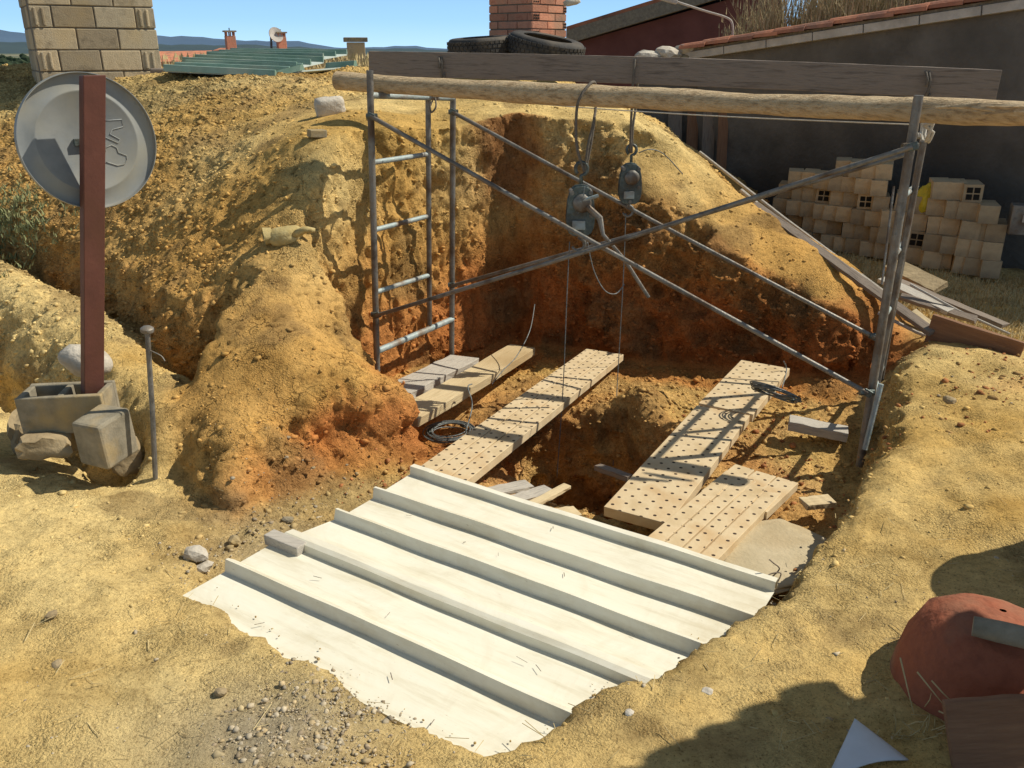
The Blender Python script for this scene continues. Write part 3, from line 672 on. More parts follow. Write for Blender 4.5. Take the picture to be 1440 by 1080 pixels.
for a, b, r in (((1315, 151), (1440, 150), .02), ((1330, 148), (1400, 156), .012), ((1380, 161), (1470, 156), .022)):
    mb.tube([P(*a, Y=4.33), P((a[0]+b[0])/2, (a[1]+b[1])/2-1, Y=4.28), P(*b, Y=4.24)], [r*.4, r, r*.5], 6, wob=.25)
mb.build('split_sliver', 'log', lr)
def plY(px): r = (px-720)/F/(cp+.37*sp); return 6.08/(1+.3226*r)
a = P(521, 107, Y=plY(521)); b = P(1399, 141, Y=plY(1399))
pk = board_mesh((b-a).length, .045, .165, seg=30, jit=.002, warp=.015).build('deep_plank', 'old_wood', bevel=.004); pk.matrix_world = frame(a, b)
tag(pk, 'deep weathered plank set on edge behind the log, roped to the frames', 'plank')
def loop_round(px, y0, y1, Y, th, r=.006, extra=None, seed=0):
    pts = []
    for i in range(13*2):
        a = 2*math.pi*i/13; c0 = P(px, (y0+y1)/2, Y=Y); h = (P(px, y0, Y=Y)-P(px, y1, Y=Y)).length/2+.012
        pts.append(c0+Vector((.018*(i/13)-.018+.004*math.sin(i*2+seed), -math.cos(a)*th, math.sin(a)*h)))
    if extra: pts += extra
    return pts
tag(MB().tube(loop_round(1301, 103, 140, plY(1301), .05), .008, 6).build('rope_tie', 'rope', smooth=True), 'rope binding the deep plank to the right frame', 'rope')
tag(MB().tube(loop_round(622, 82, 110, plY(622), .05), .008, 6).build('rope_tie', 'rope', smooth=True), 'rope binding the deep plank near the left ladder frame', 'rope')
tag(MB().tube(loop_round(1305, 150, 196, 4.75, .05, extra=[P(1300, 176, Y=4.7), P(1312, 172, Y=4.6)]), .01, 6).build('rope_tie', 'string', smooth=True), 'pale rope knotted under the log at the right frame posts', 'rope')
tag(MB().tube(curve([P(608, 142, Y=5.75), P(605, 150, Y=5.72), P(607, 158, Y=5.7), P(613, 150, Y=5.7), P(612, 138, Y=5.75)]), .006, 6).build('rope_tie', 'rope', smooth=True), 'small rope loop hanging under the left end of the log', 'rope')
a = P(650, 137, Y=6.2); b = P(1278, 175, Y=4.6)
tag(MB().tube([a.lerp(b, i/12)-Vector((0, 0, .02*math.sin(math.pi*i/12))) for i in range(13)], .0035, 5).build('taut_string', 'string', smooth=True), 'thin taut string running along just below the log', 'string')

# ------------------------------------------------------------------ chain hoists
def S(c, dx, dz, dy=0): return Vector(c)+Vector((dx, dy, dz))
def hoist(px, py, Y, k, label, hang_px, hang_py, hangY, lever=True):
    c = P(px, py, Y=Y); s = k
    root = thing('cable_hoist', label, 'hoist', c, 'cable hoists hanging over the hole')
    # side plates, rounded
    def plate(w, h, ox, oz, y, t=.008):
        poly = []
        for i in range(20):
            a = 2*math.pi*i/20; ex = abs(math.cos(a))**.6*math.copysign(1, math.cos(a)); ez = abs(math.sin(a))**.75*math.copysign(1, math.sin(a))
            poly.append(S(c, ox+ex*w/2*(1-.12*ez), oz+ez*h/2, y))
        return poly, Vector((0, t, 0))
    for y in (-.04*s, .032*s): MB().prism(*plate(.15*s, .27*s, 0, 0, y)).build('side_plate', 'dark_steel', root, bevel=.004)
    MB().lathe([(0, -.03*s), (.055*s, -.03*s), (.062*s, 0), (.055*s, .03*s), (0, .03*s)], S(c, 0, .05*s), 20, rotm(math.pi/2)).build('sheave', 'painted_steel', root, smooth='auto')
    MB().lathe([(0, -.028*s), (.045*s, -.028*s), (.045*s, .028*s), (0, .028*s)], S(c, .01*s, -.06*s), 18, rotm(math.pi/2)).build('drum', 'steel', root, smooth='auto')
    MB().lathe([(0, -.012*s), (.03*s, -.012*s), (.044*s, -.006*s), (.05*s, .004*s), (.05*s, .012*s)], S(c, .005*s, .045*s, -.052*s), 24, rotm(-math.pi/2)).build('gear_cover', 'steel', root, smooth='auto')
    MB().box(S(c, -.01*s, -.07*s, -.05*s), (.07*s, .012, .05*s)).build('maker_plate', 'painted_steel', root, bevel=.004)
    for ox, oz in ((-.05, .1), (.05, .1), (0, -.115), (.055, -.02)): MB().tube([S(c, ox*s, oz*s, -.05*s), S(c, ox*s, oz*s, .05*s)], .012*s, 8).build('bolt', 'steel', root, smooth='auto')
    hk = [S(c, .0, .14*s)]+[S(c, .032*s*math.sin(a), (.185+.034-.034*math.cos(a))*s) for a in np.linspace(0, 5.6, 14)]
    MB().tube(hk, .010*s, 8).build('top_hook', 'dark_steel', root, smooth=True)
    hk = [S(c, 0, -.13*s)]+[S(c, (-.005+.035*math.sin(a))*s, (-.185-.0+.036*math.cos(a))*s) for a in np.linspace(.2, 4.4, 12)]
    MB().tube(hk, [.012*s]+[.012*s-.0004*i for i in range(len(hk)-1)], 8).build('bottom_hook', 'steel', root, smooth=True)
    if lever:
        MB().tube([S(c, .03*s, .03*s, -.06), S(c, .10*s, -.03*s, -.07), P(848, 330, Y=Y-.1), P(878, 365, Y=Y-.1), P(912, 418, Y=Y-.1)], [.02, .02, .012, .012, .011], 8).build('lever', 'steel', root, smooth='auto')
        MB().tube([S(c, -.02, .06, -.06), S(c, .10, .10, -.07)], .011, 8).build('short_lever', 'painted_steel', root, smooth='auto')
    return root, c
hy = logY(820)
r1, hc1 = hoist(816, 296, hy, 1.12, 'nearer dark green cable hoist hanging from the log with its lever pointing down right', 0, 0, 0)
r2, hc2 = hoist(886, 258, plY(888), 1.0, 'farther cable hoist hanging from the plank, dark in shade', 0, 0, 0, False)
lw = logY(820)+.06
def sling(pts, label, m='rope', r=.0085): return tag(MB().tube(curve(pts, 7), r, 6).build('sling_rope', m, smooth=True), label, 'rope')
top = P(822, 131, Y=lw)
sling([P(822, 242, Y=hy), P(811, 205, Y=hy-.01), P(811, 155, Y=lw-.075), P(818, 133, Y=lw-.085), P(832, 116, Y=lw-.03), P(838, 121, Y=lw+.07), P(838, 148, Y=lw+.06), P(834, 175, Y=hy+.03), P(827, 205, Y=hy), P(822, 242, Y=hy)], 'rope sling looped over the log down to the nearer hoist')
sling([P(824, 238, Y=hy+.01), P(832, 196, Y=hy+.01), P(836, 165, Y=hy+.03)], 'second strand of rope knotted beside the sling of the nearer hoist')
hp = plY(890)
sling([P(886, 215, Y=hp), P(888, 160, Y=hp-.04), P(890, 120, Y=hp-.05), P(893, 86, Y=hp-.03), P(897, 86, Y=hp+.06), P(895, 140, Y=hp+.06), P(890, 180, Y=hp), P(888, 215, Y=hp)], 'rope sling looped over the plank down to the farther hoist')
def hang(pts, label, r=.0035): return tag(MB().tube(curve(pts, 8), r, 5).build('hoist_cable', 'cable', smooth=True), label, 'cable')
hang([P(801, 340, Y=hy), P(797, 420, Y=hy-.02), P(792, 540, Y=hy-.05), P(783, 672, Y=4.95)], 'thin cable hanging straight down from the nearer hoist to the floor')
hang([P(880, 300, Y=hp), P(876, 400, Y=hp-.02), P(868, 540, Y=hp-.1), P(862, 655, Y=5.2)], 'thin cable hanging down from the farther hoist into the hole')
hang([P(752, 428, Y=6.2), P(745, 465, Y=5.9), P(727, 500, Y=5.6), P(708, 520, Y=5.45), P(692, 540, Y=5.2)], 'cable curving down from the dark corner onto the pine board')
hang([P(826, 340, Y=hy), P(835, 380, Y=hy), P(850, 408, Y=hy), P(866, 413, Y=hy+.05), P(878, 400, Y=hy+.1)], 'slack loop of cable between the two hoists')
hang([P(898, 215, Y=hp), P(915, 210, Y=hp), P(935, 218, Y=hp+.1), P(960, 245, Y=hp+.2)], 'springy cable end curving right from the farther hoist')
hang([P(806, 320, Y=hy), P(818, 285, Y=hy-.07), P(822, 262, Y=hy-.07)], 'short bright cable crossing the face of the nearer hoist')
# ------------------------------------------------------------------ sign on its post
pb = P(130, 540, Y=3.95); pt = P(130, 106, Y=3.90)
PHI = math.radians(43)                                  # the disc is turned a little to the right
nn_ = Vector((math.sin(PHI), -math.cos(PHI), .05)).normalized()   # its back, towards us
sx_ = Vector((math.cos(PHI), math.sin(PHI), 0)); sz_ = nn_.cross(sx_)*-1
if sz_.z < 0: sz_ = -sz_
post = thing('road_sign', 'round zinc road sign seen from the back on a red-brown steel post', 'road sign', pb)
pc = (P(130, 106, Y=3.92)+P(130, 540, Y=3.92))/2
RS = Matrix((sx_, -nn_, sz_)).transposed()
hgt = (pt-pb).length+.06
ax = (pt-pb).normalized()
MB().prism([pb-ax*.06+sx_*a-nn_*b for a, b in ((-.047, -.03), (.047, -.03), (.047, .03), (-.047, .03))], ax*hgt).build('post', 'rust_post', post, bevel=.004)
dc = P(126, 199, Y=3.985)+nn_*-.02
root2 = thing('tmp', '', '', (0, 0, 0)); bpy.data.objects.remove(root2)
RR = .294
prof = [(0, 0), (.235, 0), (.238, -.004), (.246, -.004), (.249, 0), (RR-.02, 0), (RR-.004, .004), (RR, .012), (RR, .045), (RR-.003, .045), (RR-.006, .014), (RR-.02, .006), (0, .004)]
# local z of the lathe = towards us
RZ = Matrix((sx_, sz_, nn_)).transposed()
disc = MB().lathe([(r, z) for r, z in [(0, 0), (.210, 0), (.215, .003), (.222, .003), (.227, 0), (RR-.012, 0), (RR-.004, .002), (RR, .008), (RR, .026), (RR+.003, .026), (RR+.004, -.006), (RR-.01, -.008), (0, -.008)]], dc, 72, RZ).build('disc', 'sign', post, smooth='auto')
def emb(pts, closed=False, r=.0028):
    q = [dc+sx_*a+sz_*b+nn_*.001 for a, b in pts]
    if closed: q.append(q[0])
    return MB().tube(q, r, 6)
sc_ = .604/188
def ip(x, y): return ((x-126)*sc_*1.06, -(y-199)*sc_)
for tr in [[(143, 172), (174, 172), (174, 182), (160, 185), (155, 191), (167, 199), (164, 204), (147, 194), (143, 199)],
           [(145, 215), (146, 209), (155, 206), (161, 210), (162, 217), (172, 222), (172, 228), (167, 234), (158, 235), (149, 231), (144, 229)]]:
    emb([ip(*a) for a in tr]).build('embossed_numeral', 'sign', post, smooth=True)
# clamp
MB().box(dc+nn_*.012, (.13, .02, .03), RS).build('clamp', 'dark_steel', post, bevel=.002)

# ------------------------------------------------------------------ hollow block holding the post and stones round it
def hollow_block(name, c, size, R, label, m='concrete_dark', cells=2, group=None, wall=.03):
    L, W_, H = size; root = thing(name, label, 'concrete block', c, group)
    mb = MB(); c = Vector(c)
    def bx(x, y, z, a, b, h): mb.box(c+R @ Vector((x, y, z)), (a, b, h), R, .002)
    for s in (-1, 1): bx(0, s*(W_/2-wall/2), 0, L, wall, H)
    for i in range(cells+1):
        x = -L/2+wall/2+i*(L-wall)/cells; bx(x, 0, -.001, wall*.98, W_-2*wall, H-.002)
    bx(0, 0, -H/2+.015, L-2*wall, W_-2*wall, .02)
    o = mb.build('shell', m, root)
    b = o.modifiers.new('e', 'BEVEL'); b.width = .006; b.segments = 2
    return root
cb = P(98, 573, Y=3.93)
hollow_block('concrete_block', cb, (.41, .2, .2), rotm(.02, -.02, .08), 'hollow concrete block on its bed with open cells, holding the foot of the sign post')
c_ = P(148, 614, Y=3.72)
R_ = rotm(.10, .05, -.35)
mb = MB(); t_ = [(-.085, -.1), (.085, -.1), (.075, .1), (-.075, .1)]
mb.box(c_+Vector((0, 0, .0)), (.17, .2, .23), R_, .006); o = mb.build('concrete_block', 'concrete_dark', bevel=.014)
tag(o, 'upright dusty concrete block leaning in front of the hollow one', 'concrete block')
tag(rock_mesh(P(72, 622, Y=3.83), (.27, .2, .15), rotm(0, 0, .2), 3, .22, 3, .85).build('brown_stone', 'brown_stone', smooth='auto'), 'squared brown stone under the left end of the hollow block', 'stone')
tag(rock_mesh(P(35, 605, Y=4.1), (.12, .3, .22), rotm(0, 0, .3), 3, .2, 14, .7).build('brown_stone', 'brown_stone', smooth='auto'), 'dark stone behind the left corner of the hollow block', 'stone')
tag(rock_mesh(P(175, 640, Y=3.95), (.16, .2, .22), rotm(0, 0, .6), 3, .2, 17, .8).build('brown_stone', 'brown_stone', smooth='auto'), 'shaded stone between the upright block and the little trench', 'stone')
tag(rock_mesh(P(122, 508, Y=4.35), (.27, .2, .19), rotm(.1, .5, .3), 3, .13, 8).build('pale_boulder', 'stone', smooth=True), 'smooth pale boulder tilted behind the foot of the sign post', 'boulder')
# rod with a mushroom head
ra = P(207, 464, Y=3.80); rb = P(219, 680, Y=3.74)
rod = thing('steel_stake', 'steel stake with a mushroomed head standing at the end of the little trench', 'stake', rb)
MB().tube([ra, ra.lerp(rb, .5)+Vector((.004, 0, 0)), rb], .0125, 9).build('shaft', 'steel', rod, smooth='auto')
MB().lathe([(0, .018), (.02, .016), (.030, .008), (.031, 0), (.03, -.008), (.014, -.012), (.013, -.03)], ra, 16, rotm(.1, .1, 0)).build('head', 'steel', rod, smooth='auto')
tag(MB().tube(curve([P(209, 492, Y=3.79), P(226, 500, Y=3.78), P(232, 508, Y=3.77)], 4), .003, 5).build('bent_wire', 'steel', smooth=True), 'short bent wire twisted round the steel stake', 'wire')

# stones, glove on the mound
def on_ground(px, py, Y0, Y1, off=0):
    best = None
    for i in range(400):
        Y = Y0+(Y1-Y0)*i/399; q = P(px, py, Y=Y)
        if q.z <= gz(q.x, q.y)+off: return q
    return P(px, py, Y=Y1)
q = on_ground(464, 160, 5, 9)
tag(rock_mesh(q+Vector((0, 0, .05)), (.25, .18, .16), rotm(.1, -.1, .4), 3, .1, 21, .85).build('broken_block', 'stone', smooth=True), 'white broken block lying on top of the mound near the log end', 'stone')
q = on_ground(446, 192, 5, 9)
tag(MB().box(q+Vector((0, 0, .02)), (.12, .08, .05), rotm(0, .1, .5), .004).build('brick_piece', 'concrete_dark', bevel=.006), 'small grey piece of brick lying below the white broken block', 'brick piece')
q = on_ground(400, 338, 4, 7)
gl = thing('work_glove', 'crumpled yellow work glove lying on the mound slope', 'glove', q)
rock_mesh(q+Vector((.0, 0, .03)), (.21, .14, .10), rotm(.2, -.2, .3), 3, .22, 31, .1).build('palm', 'canvas', gl, smooth=True)
for i, (dx, dy, L, a) in enumerate(((.10, -.02, .11, -.1), (.10, .015, .12, .18), (.09, .05, .09, .5), (.02, .05, .10, 1.3))):
    b_ = q+Vector((dx-.03, dy, .04)); e = b_+Vector((math.cos(a)*L, math.sin(a)*L, .035-.02*i))
    MB().tube([b_, b_.lerp(e, .6)+Vector((0, 0, .012)), e], [.024, .021, .013], 8, wob=.1).build('finger', 'canvas', gl, smooth=True)
MB().tube([q+Vector((-.07, -.01, .035)), q+Vector((-.12, -.03, .03))], [.045, .055], 12, cap=False, wob=.12).build('cuff', 'canvas', gl, smooth=True)

# ------------------------------------------------------------------ block chimney (left)
def masonry(mb_b, mb_m, org, dx, up, ncol, nrow, bw, bh, depth, nrm, gap=.012, half=True, fillers=None):
    """courses of blocks on one face; org = lower left corner, dx unit along, nrm outward"""
    R = Matrix((dx, -nrm, up)).transposed()
    for r in range(nrow):
        x = 0; row = []
        if half and r % 2: row = [bw*.5]+[bw]*(ncol-1)+[bw*.5]
        else: row = [bw]*ncol
        for w_ in row:
            c = org+dx*(x+w_/2)+up*(r*bh+bh/2)-nrm*(depth/2-random.uniform(-.003, .006))
            mb_b.box(c, (w_-gap, depth, bh-gap), R @ rotm(0, random.uniform(-.008, .008), random.uniform(-.01, .01)), .002)
            if fillers and w_ < bw*.9:
                for k in (-.25, .1): mb_b.box(c+dx*(w_*k)+nrm*(depth/2), (w_*.14, .03, bh-gap-.03), R)
            x += w_
Cc = P(57, 104, Y=9.45); Cc.z = 1.15
ph = math.radians(32); dx = Vector((math.cos(ph), math.sin(ph), 0)); nf = Vector((math.sin(ph), -math.cos(ph), 0)); up = Vector((0, 0, 1))
ch = thing('block_chimney', 'wide chimney of buff concrete blocks rising from the top of the mound', 'chimney', Cc)
mb = MB(); mm = MB()
masonry(mb, mm, Cc, dx, up, 3, 10, .405, .213, .19, nf, fillers=True)
lx = Vector((-dx.y, dx.x, 0))
back = Cc+lx*1.0
masonry(mb, mm, back-nf*0, -lx, up, 2, 10, .405, .213, .15, -dx)
ob = mb.build('block_courses', 'concrete', ch); bv = ob.modifiers.new('e', 'BEVEL'); bv.width = .008; bv.segments = 2
mm.box(Cc+dx*.6+lx*.5+up*1.06, (1.19, .97, 2.12), Matrix((dx, lx, up)).transposed()).build('mortar_core', 'mortar', ch)
MB().box(Cc+dx*.6+lx*.5+up*2.2, (1.4, 1.2, .1), Matrix((dx, lx, up)).transposed()).build('cap', 'concrete_dark', ch, bevel=.01)

# ------------------------------------------------------------------ tyres round the brick chimney
def tyre(c, R, label, Ro=.32, Ri=.19, w_=.19):
    root = thing('old_tyre', label, 'tyre', c, 'worn tyres laid round the brick chimney')
    prof = []
    for i in range(22):
        a = 2*math.pi*i/22; ex = math.copysign(abs(math.cos(a))**.55, math.cos(a)); ez = math.copysign(abs(math.sin(a))**.7, math.sin(a))
        if ex < -.25 and abs(ez) < .85: continue
        prof.append(((Ro+Ri)/2+ex*(Ro-Ri)/2, ez*w_/2))
    prof.sort(key=lambda q: math.atan2(q[1], q[0]-(Ro+Ri)/2))
    inner = [(r-.012 if r > (Ro+Ri)/2 else r+.004, z*.86) for r, z in prof][::-1]
    MB().lathe(prof+inner, c, 48, R, closed=True).build('casing', 'tyre', root, smooth='auto')
    mb = MB()
    for ring, z in enumerate((-.055, -.02, .02, .055)):
        for k in range(44):
            a = 2*math.pi*(k+.5*(ring % 2))/44
            mb.box(Vector(c)+R @ Vector((math.cos(a)*(Ro+.001), math.sin(a)*(Ro+.001), z)), (.012, .036, .026), R @ rotm(0, 0, a))
    mb.build('tread_blocks', 'tyre', root)
    return root
tyre(P(677, 64, Y=8.75)+Vector((0, 0, -.02)), rotm(.05, -.06, 0), 'worn tyre lying flat left of the brick chimney above the plank')
tyre(P(768, 68, Y=8.6), rotm(.12, .17, 0), 'worn tyre leaning tilted against the brick chimney above the plank', .36, .2, .2)
tyre(P(700, 92, Y=8.8)+Vector((0, 0, -.09)), rotm(0, .02, .4), 'lower tyre half hidden behind the deep plank', .34, .2, .2)
bc = P(748, 60, Y=9.0); bc.z = 1.75
bch = thing('brick_chimney', 'square red brick chimney with perforated brick ends behind the tyres', 'chimney', bc)
ph2 = math.radians(50); d1 = Vector((math.cos(ph2), math.sin(ph2), 0)); n1_ = Vector((math.sin(ph2), -math.cos(ph2), 0)); l1 = Vector((-d1.y, d1.x, 0))
mb = MB(); hol = MB()
bh = .074
for r in range(13):
    for side, (o0, dd, nn2, W_) in enumerate(((bc, d1, n1_, .56), (bc+l1*.56, -l1, -d1, .56))):
        seq = [.25, .25, .06] if (r+side) % 2 == 0 else [.12, .25, .19]
        x = 0
        for w_ in seq:
            w_ = w_*.56/sum(seq) if False else w_
            if x+w_ > .565: w_ = .56-x
            RR_ = Matrix((dd, -nn2, up)).transposed()
            c = o0+dd*(x+w_/2)+up*(r*bh+bh/2)-nn2*(.055-random.uniform(-.002, .004))
            mb.box(c, (w_-.01, .11, bh-.012), RR_ @ rotm(0, random.uniform(-.01, .01), 0), .001)
            if w_ < .14 and w_ > .05 and side == 0:
                for ii in range(3):
                    for jj in range(2): hol.box(c+nn2*.056+dd*((ii-1)*w_*.27)+up*((jj-.5)*.026), (w_*.17, .006, .016), RR_)
            x += w_
mb.build('brick_courses', 'brick', bch, bevel=.002); hol.build('perforation', 'black', bch)
MB().box(bc+d1*.28+l1*.28+up*.48, (.54, .54, .96), Matrix((d1, l1, up)).transposed()).build('mortar_core', 'mortar', bch)
MB().box(bc+d1*.28+l1*.28+up*1.0, (.66, .66, .06), Matrix((d1, l1, up)).transposed()).build('cap', 'concrete', bch, bevel=.006)
tag(rock_mesh(P(804, 3, Y=8.7), (.18, .14, .07), rotm(0, -.2, .3), 2, .1, 41, .7).build('loose_tile', 'stone', smooth=True), 'pale piece of tile sticking out at the top right of the brick chimney', 'tile piece')

# ------------------------------------------------------------------ green sheets behind the mound
def green_sheet(a, b, c, d, n, label):
    a, b, c, d = map(Vector, (a, b, c, d)); root = thing('green_roof_sheet', label, 'roof sheet', a, 'green roofing sheets behind the mound')
    mb = MB(); rb = MB(); th = Vector((0, 0, -.015))
    vs = [a, b, c, d]; mb.prism(vs, th); mb.build('pan', 'green_top', root)
    for i in range(n+1):
        t = i/n; p = a.lerp(d, t); q = b.lerp(c, t)
        rb = MB(); s = (q-p).normalized(); w_ = (d-a).normalized()*.05; h = Vector((0, 0, .06))
        rb.prism([p-w_, p+w_, p+w_*.5+h, p-w_*.5+h], q-p).build('raised_rib', 'green_sheet', root)
    return root
# a low shelter roof: sheets resting on rubble, edge towards us in shade
green_sheet(P(232, 99, Y=9.7), P(388, 107, Y=9.5), P(426, 97, Y=10.2), P(262, 92, Y=10.4), 2, 'nearest green roof sheet with pale pans')
green_sheet(P(258, 88, Y=10.5), P(418, 95, Y=10.2), P(455, 87, Y=11.2), P(292, 80, Y=11.6), 2, 'second green roof sheet behind the nearest one')
green_sheet(P(292, 79, Y=11.7), P(455, 82, Y=11.3), P(488, 76, Y=12.4), P(325, 74, Y=12.8), 2, 'far green roof sheet with the highest edge')
green_sheet(P(390, 108, Y=9.6), P(425, 99, Y=9.7), P(500, 93, Y=10.4), P(460, 96, Y=10.6), 1, 'short dark green sheet bent down at the right of the green sheets')
mb = MB(); mb.box(P(320, 112, Y=10.2), (1.5, .5, .22), rotm(0, 0, .1), .03); tag(mb.build('sheet_support', 'old_wood', bevel=.02), 'dark timber bearer in the shade below the green roof sheets', 'bearer')
# ------------------------------------------------------------------ far country
def sheet_obj(name, pts_rows, m, kind='structure', smooth=True):
    ny = len(pts_rows); nx = len(pts_rows[0]); mb = MB()
    mb.add([p for r in pts_rows for p in r], [[j*nx+i, j*nx+i+1, (j+1)*nx+i+1, (j+1)*nx+i] for j in range(ny-1) for i in range(nx-1)])
    return tag(mb.build(name, m, smooth=smooth), kind=kind)
m, t, b = nt('far_fields'); L = t.links.new
tc = N(t, 'ShaderNodeTexCoord'); vo = N(t, 'ShaderNodeTexVoronoi', i_Scale=.006); mp = N(t, 'ShaderNodeMapping'); mp.inputs['Scale'].default_value = (1, .35, 1)
L(tc.outputs['Object'], mp.inputs[0]); L(mp.outputs[0], vo.inputs[0])
sp3 = N(t, 'ShaderNodeSeparateColor'); L(vo.outputs['Color'], sp3.inputs[0])
r = ramp(t, sp3.outputs[0], [(0, (.035, .055, .03)), (.5, (.05, .08, .04)), (.7, (.17, .16, .09)), (.9, (.26, .22, .13))]); L(r.outputs[0], b.inputs['Base Color']); b.inputs['Roughness'].default_value = 1
M['fields'] = m
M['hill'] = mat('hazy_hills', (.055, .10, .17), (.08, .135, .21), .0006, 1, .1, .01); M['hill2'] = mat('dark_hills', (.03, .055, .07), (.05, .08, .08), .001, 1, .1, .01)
M['farroof'] = M['tile']
PLZ = -14
sheet_obj('plain', [[Vector((x, y, PLZ)) for x in np.linspace(-16000, 16000, 9)] for y in (-200, 20, 200, 1200, 5000, 16000)], 'fields')
def hills(name, Y, prof, m, depth):
    rows = [[], [], []]
    for i in range(221):
        px = -900+i*(3300/220); hpx = np.interp(px, [q[0] for q in prof], [q[1] for q in prof])
        hpx += 1.1*math.sin(px*.031)+.8*math.sin(px*.083+1)+.5*math.sin(px*.19)
        top = P(px, hpx, Y=Y); rows[0].append(Vector((top.x*(Y-depth)/Y, Y-depth, PLZ-2))); rows[1].append(top); rows[2].append(Vector((top.x, Y+depth, PLZ-2)))
    return sheet_obj(name, rows, m)
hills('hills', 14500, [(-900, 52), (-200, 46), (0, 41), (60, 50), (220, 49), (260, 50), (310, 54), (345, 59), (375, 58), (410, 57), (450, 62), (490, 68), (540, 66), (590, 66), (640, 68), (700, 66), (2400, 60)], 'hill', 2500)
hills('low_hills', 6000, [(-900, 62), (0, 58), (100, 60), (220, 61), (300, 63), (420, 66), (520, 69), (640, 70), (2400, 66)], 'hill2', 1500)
# local slope between the yard and the plain
sheet_obj('slope', [[Vector((x, y, z+.0*x)) for x in np.linspace(-60, 60, 13)] for y, z in ((10.4, .2), (13, -.2), (40, -6), (120, PLZ+.6), (300, PLZ-1))], M['olive'] if 'olive' in M else 'brown_stone')
mb = MB()
for x0, y0, x1, y1 in ((-60, -30, -7.15, 10.5), (5.35, -30, 60, 10.5), (-7.15, -30, 5.35, .66)): mb.add([(x0, y0, .08), (x1, y0, .08), (x1, y1, .08), (x0, y1, .08)], [[0, 1, 2, 3]])
tag(mb.build('outer_ground', 'brown_stone'), kind='structure')
# belts of dark trees far off (read as one mass)
mb = MB()
for i in range(900):
    Y = random.choice([350, 600, 900, 1400, 2200])*random.uniform(.9, 1.1); px = random.uniform(-300, 720); x = (px-720)/F*Y*1.0/1.07
    s = random.uniform(4, 9); c = Vector((x, Y, PLZ+s*.4))
    k = len(mb.v); vs = []
    for a in range(6): vs.append(c+Vector((math.cos(a*1.05)*s*random.uniform(.6, 1.3), math.sin(a*1.05)*s*.6, -s*.5)))
    for a in range(6): vs.append(c+Vector((math.cos(a*1.05)*s*random.uniform(.5, 1), math.sin(a*1.05)*s*.4, s*random.uniform(.2, .45))))
    vs.append(c+Vector((0, 0, s*.7)))
    mb.add(vs, [[a, (a+1) % 6, 6+(a+1) % 6, 6+a] for a in range(6)]+[[6+a, 6+(a+1) % 6, 12] for a in range(6)])
M['fol'] = mat('far_foliage', (.02, .035, .018), (.045, .065, .03), .05, 1, .2, 1)
tag(mb.build('distant_woods', 'fol'), 'dark belts of trees on the plain below the hills', 'woods', kind='stuff')

# ------------------------------------------------------------------ village roofs and little chimneys beyond the mound
def small_chimney(px, ytop, ybot, Y, wpx, label):
    a = P(px, ybot, Y=Y); b = P(px, ytop, Y=Y); h = (b-a).z; w_ = wpx/F*Y*1.0
    root = thing('roof_chimney', label, 'chimney', a, 'small brick chimneys beyond the green sheets')
    MB().box(a+Vector((0, 0, h*.38)), (w_, w_, h*.76), rotm(0, 0, .5)).build('shaft', 'brick', root, bevel=.01)
    mb = MB()
    for sx in (-1, 0, 1):
        for sy in (-1, 0, 1):
            if sx or sy: mb.box(a+rotm(0, 0, .5) @ Vector((sx*w_*.4, sy*w_*.4, h*.82)), (w_*.12, w_*.12, h*.14), rotm(0, 0, .5))
    mb.build('cowl_pillar', 'brick', root)
    MB().box(a+Vector((0, 0, h*.91)), (w_*1.25, w_*1.25, h*.05), rotm(0, 0, .5)).build('cowl_slab', 'concrete_dark', root)
    MB().tube([a+Vector((0, 0, h*.93)), a+Vector((0, 0, h*1.02))], w_*.06, 6).build('finial', 'dark_steel', root)
    return root
small_chimney(327, 40, 84, 34, 12, 'left one of the two slim red brick chimneys with a slotted cowl')
small_chimney(398, 42, 84, 34, 11, 'right one of the two slim red brick chimneys, next to the dish aerial')
q = P(383, 78, Y=34); ant = thing('dish_aerial', 'pale dish aerial on a thin mast between the two slim chimneys', 'aerial', q)
tp = P(381, 42, Y=34); MB().tube([P(382, 88, Y=34), tp], .045, 6).build('mast', 'dark_steel', ant)
MB().lathe([(0, 0), (.16, .02), (.28, .08), (.27, .10), (0, .03)], P(387, 50, Y=33.8), 20, rotm(1.2, .3, .6)).build('dish', 'whitewash', ant, smooth='auto')
def low_house(a, b, dep, zr, zb, label):
    a = Vector(a); b = Vector(b); root = thing('village_house', label, 'house', a)
    dy = Vector((0, dep, 0)); u3 = Vector((0, 0, 1))
    MB().prism([Vector((a.x, a.y, zb)), Vector((b.x, b.y, zb)), Vector((b.x, b.y, b.z)), Vector((a.x, a.y, a.z))], dy*2).build('wall', 'brown_stone', root)
    e = Vector((.3, 0, 0)); mb = MB()
    mb.prism([a-e-Vector((0, .3, 0)), a-e+dy+u3*zr, a-e+dy*2+Vector((0, .3, 0)), a-e+dy*2+Vector((0, .3, -.15)), a-e+dy+u3*(zr-.15), a-e-Vector((0, .3, .15))], (b-a)+2*e); mb.build('roof', 'tile', root)
    return root
low_house(P(285, 82, Y=32), P(440, 84, Y=32), 3, .35, -6, 'low house with a terracotta roof under the two slim chimneys')
low_house(P(150, 88, Y=55), P(262, 86, Y=55), 4, .6, -9, 'far low house with a dull roof left of the green sheets')
q = P(501, 76, Y=22); bk = thing('block_vent', 'squat grey block vent with a flat cap in dry grass', 'vent', q)
MB().box(q+Vector((0, 0, -.1)), (.42, .42, .72), rotm(0, 0, .2)).build('shaft', 'concrete', bk, bevel=.01); MB().box(q+Vector((0, 0, .32)), (.56, .56, .1), rotm(0, 0, .2)).build('cap', 'concrete_dark', bk, bevel=.01)
gm = [[None]*9 for _ in range(5)]
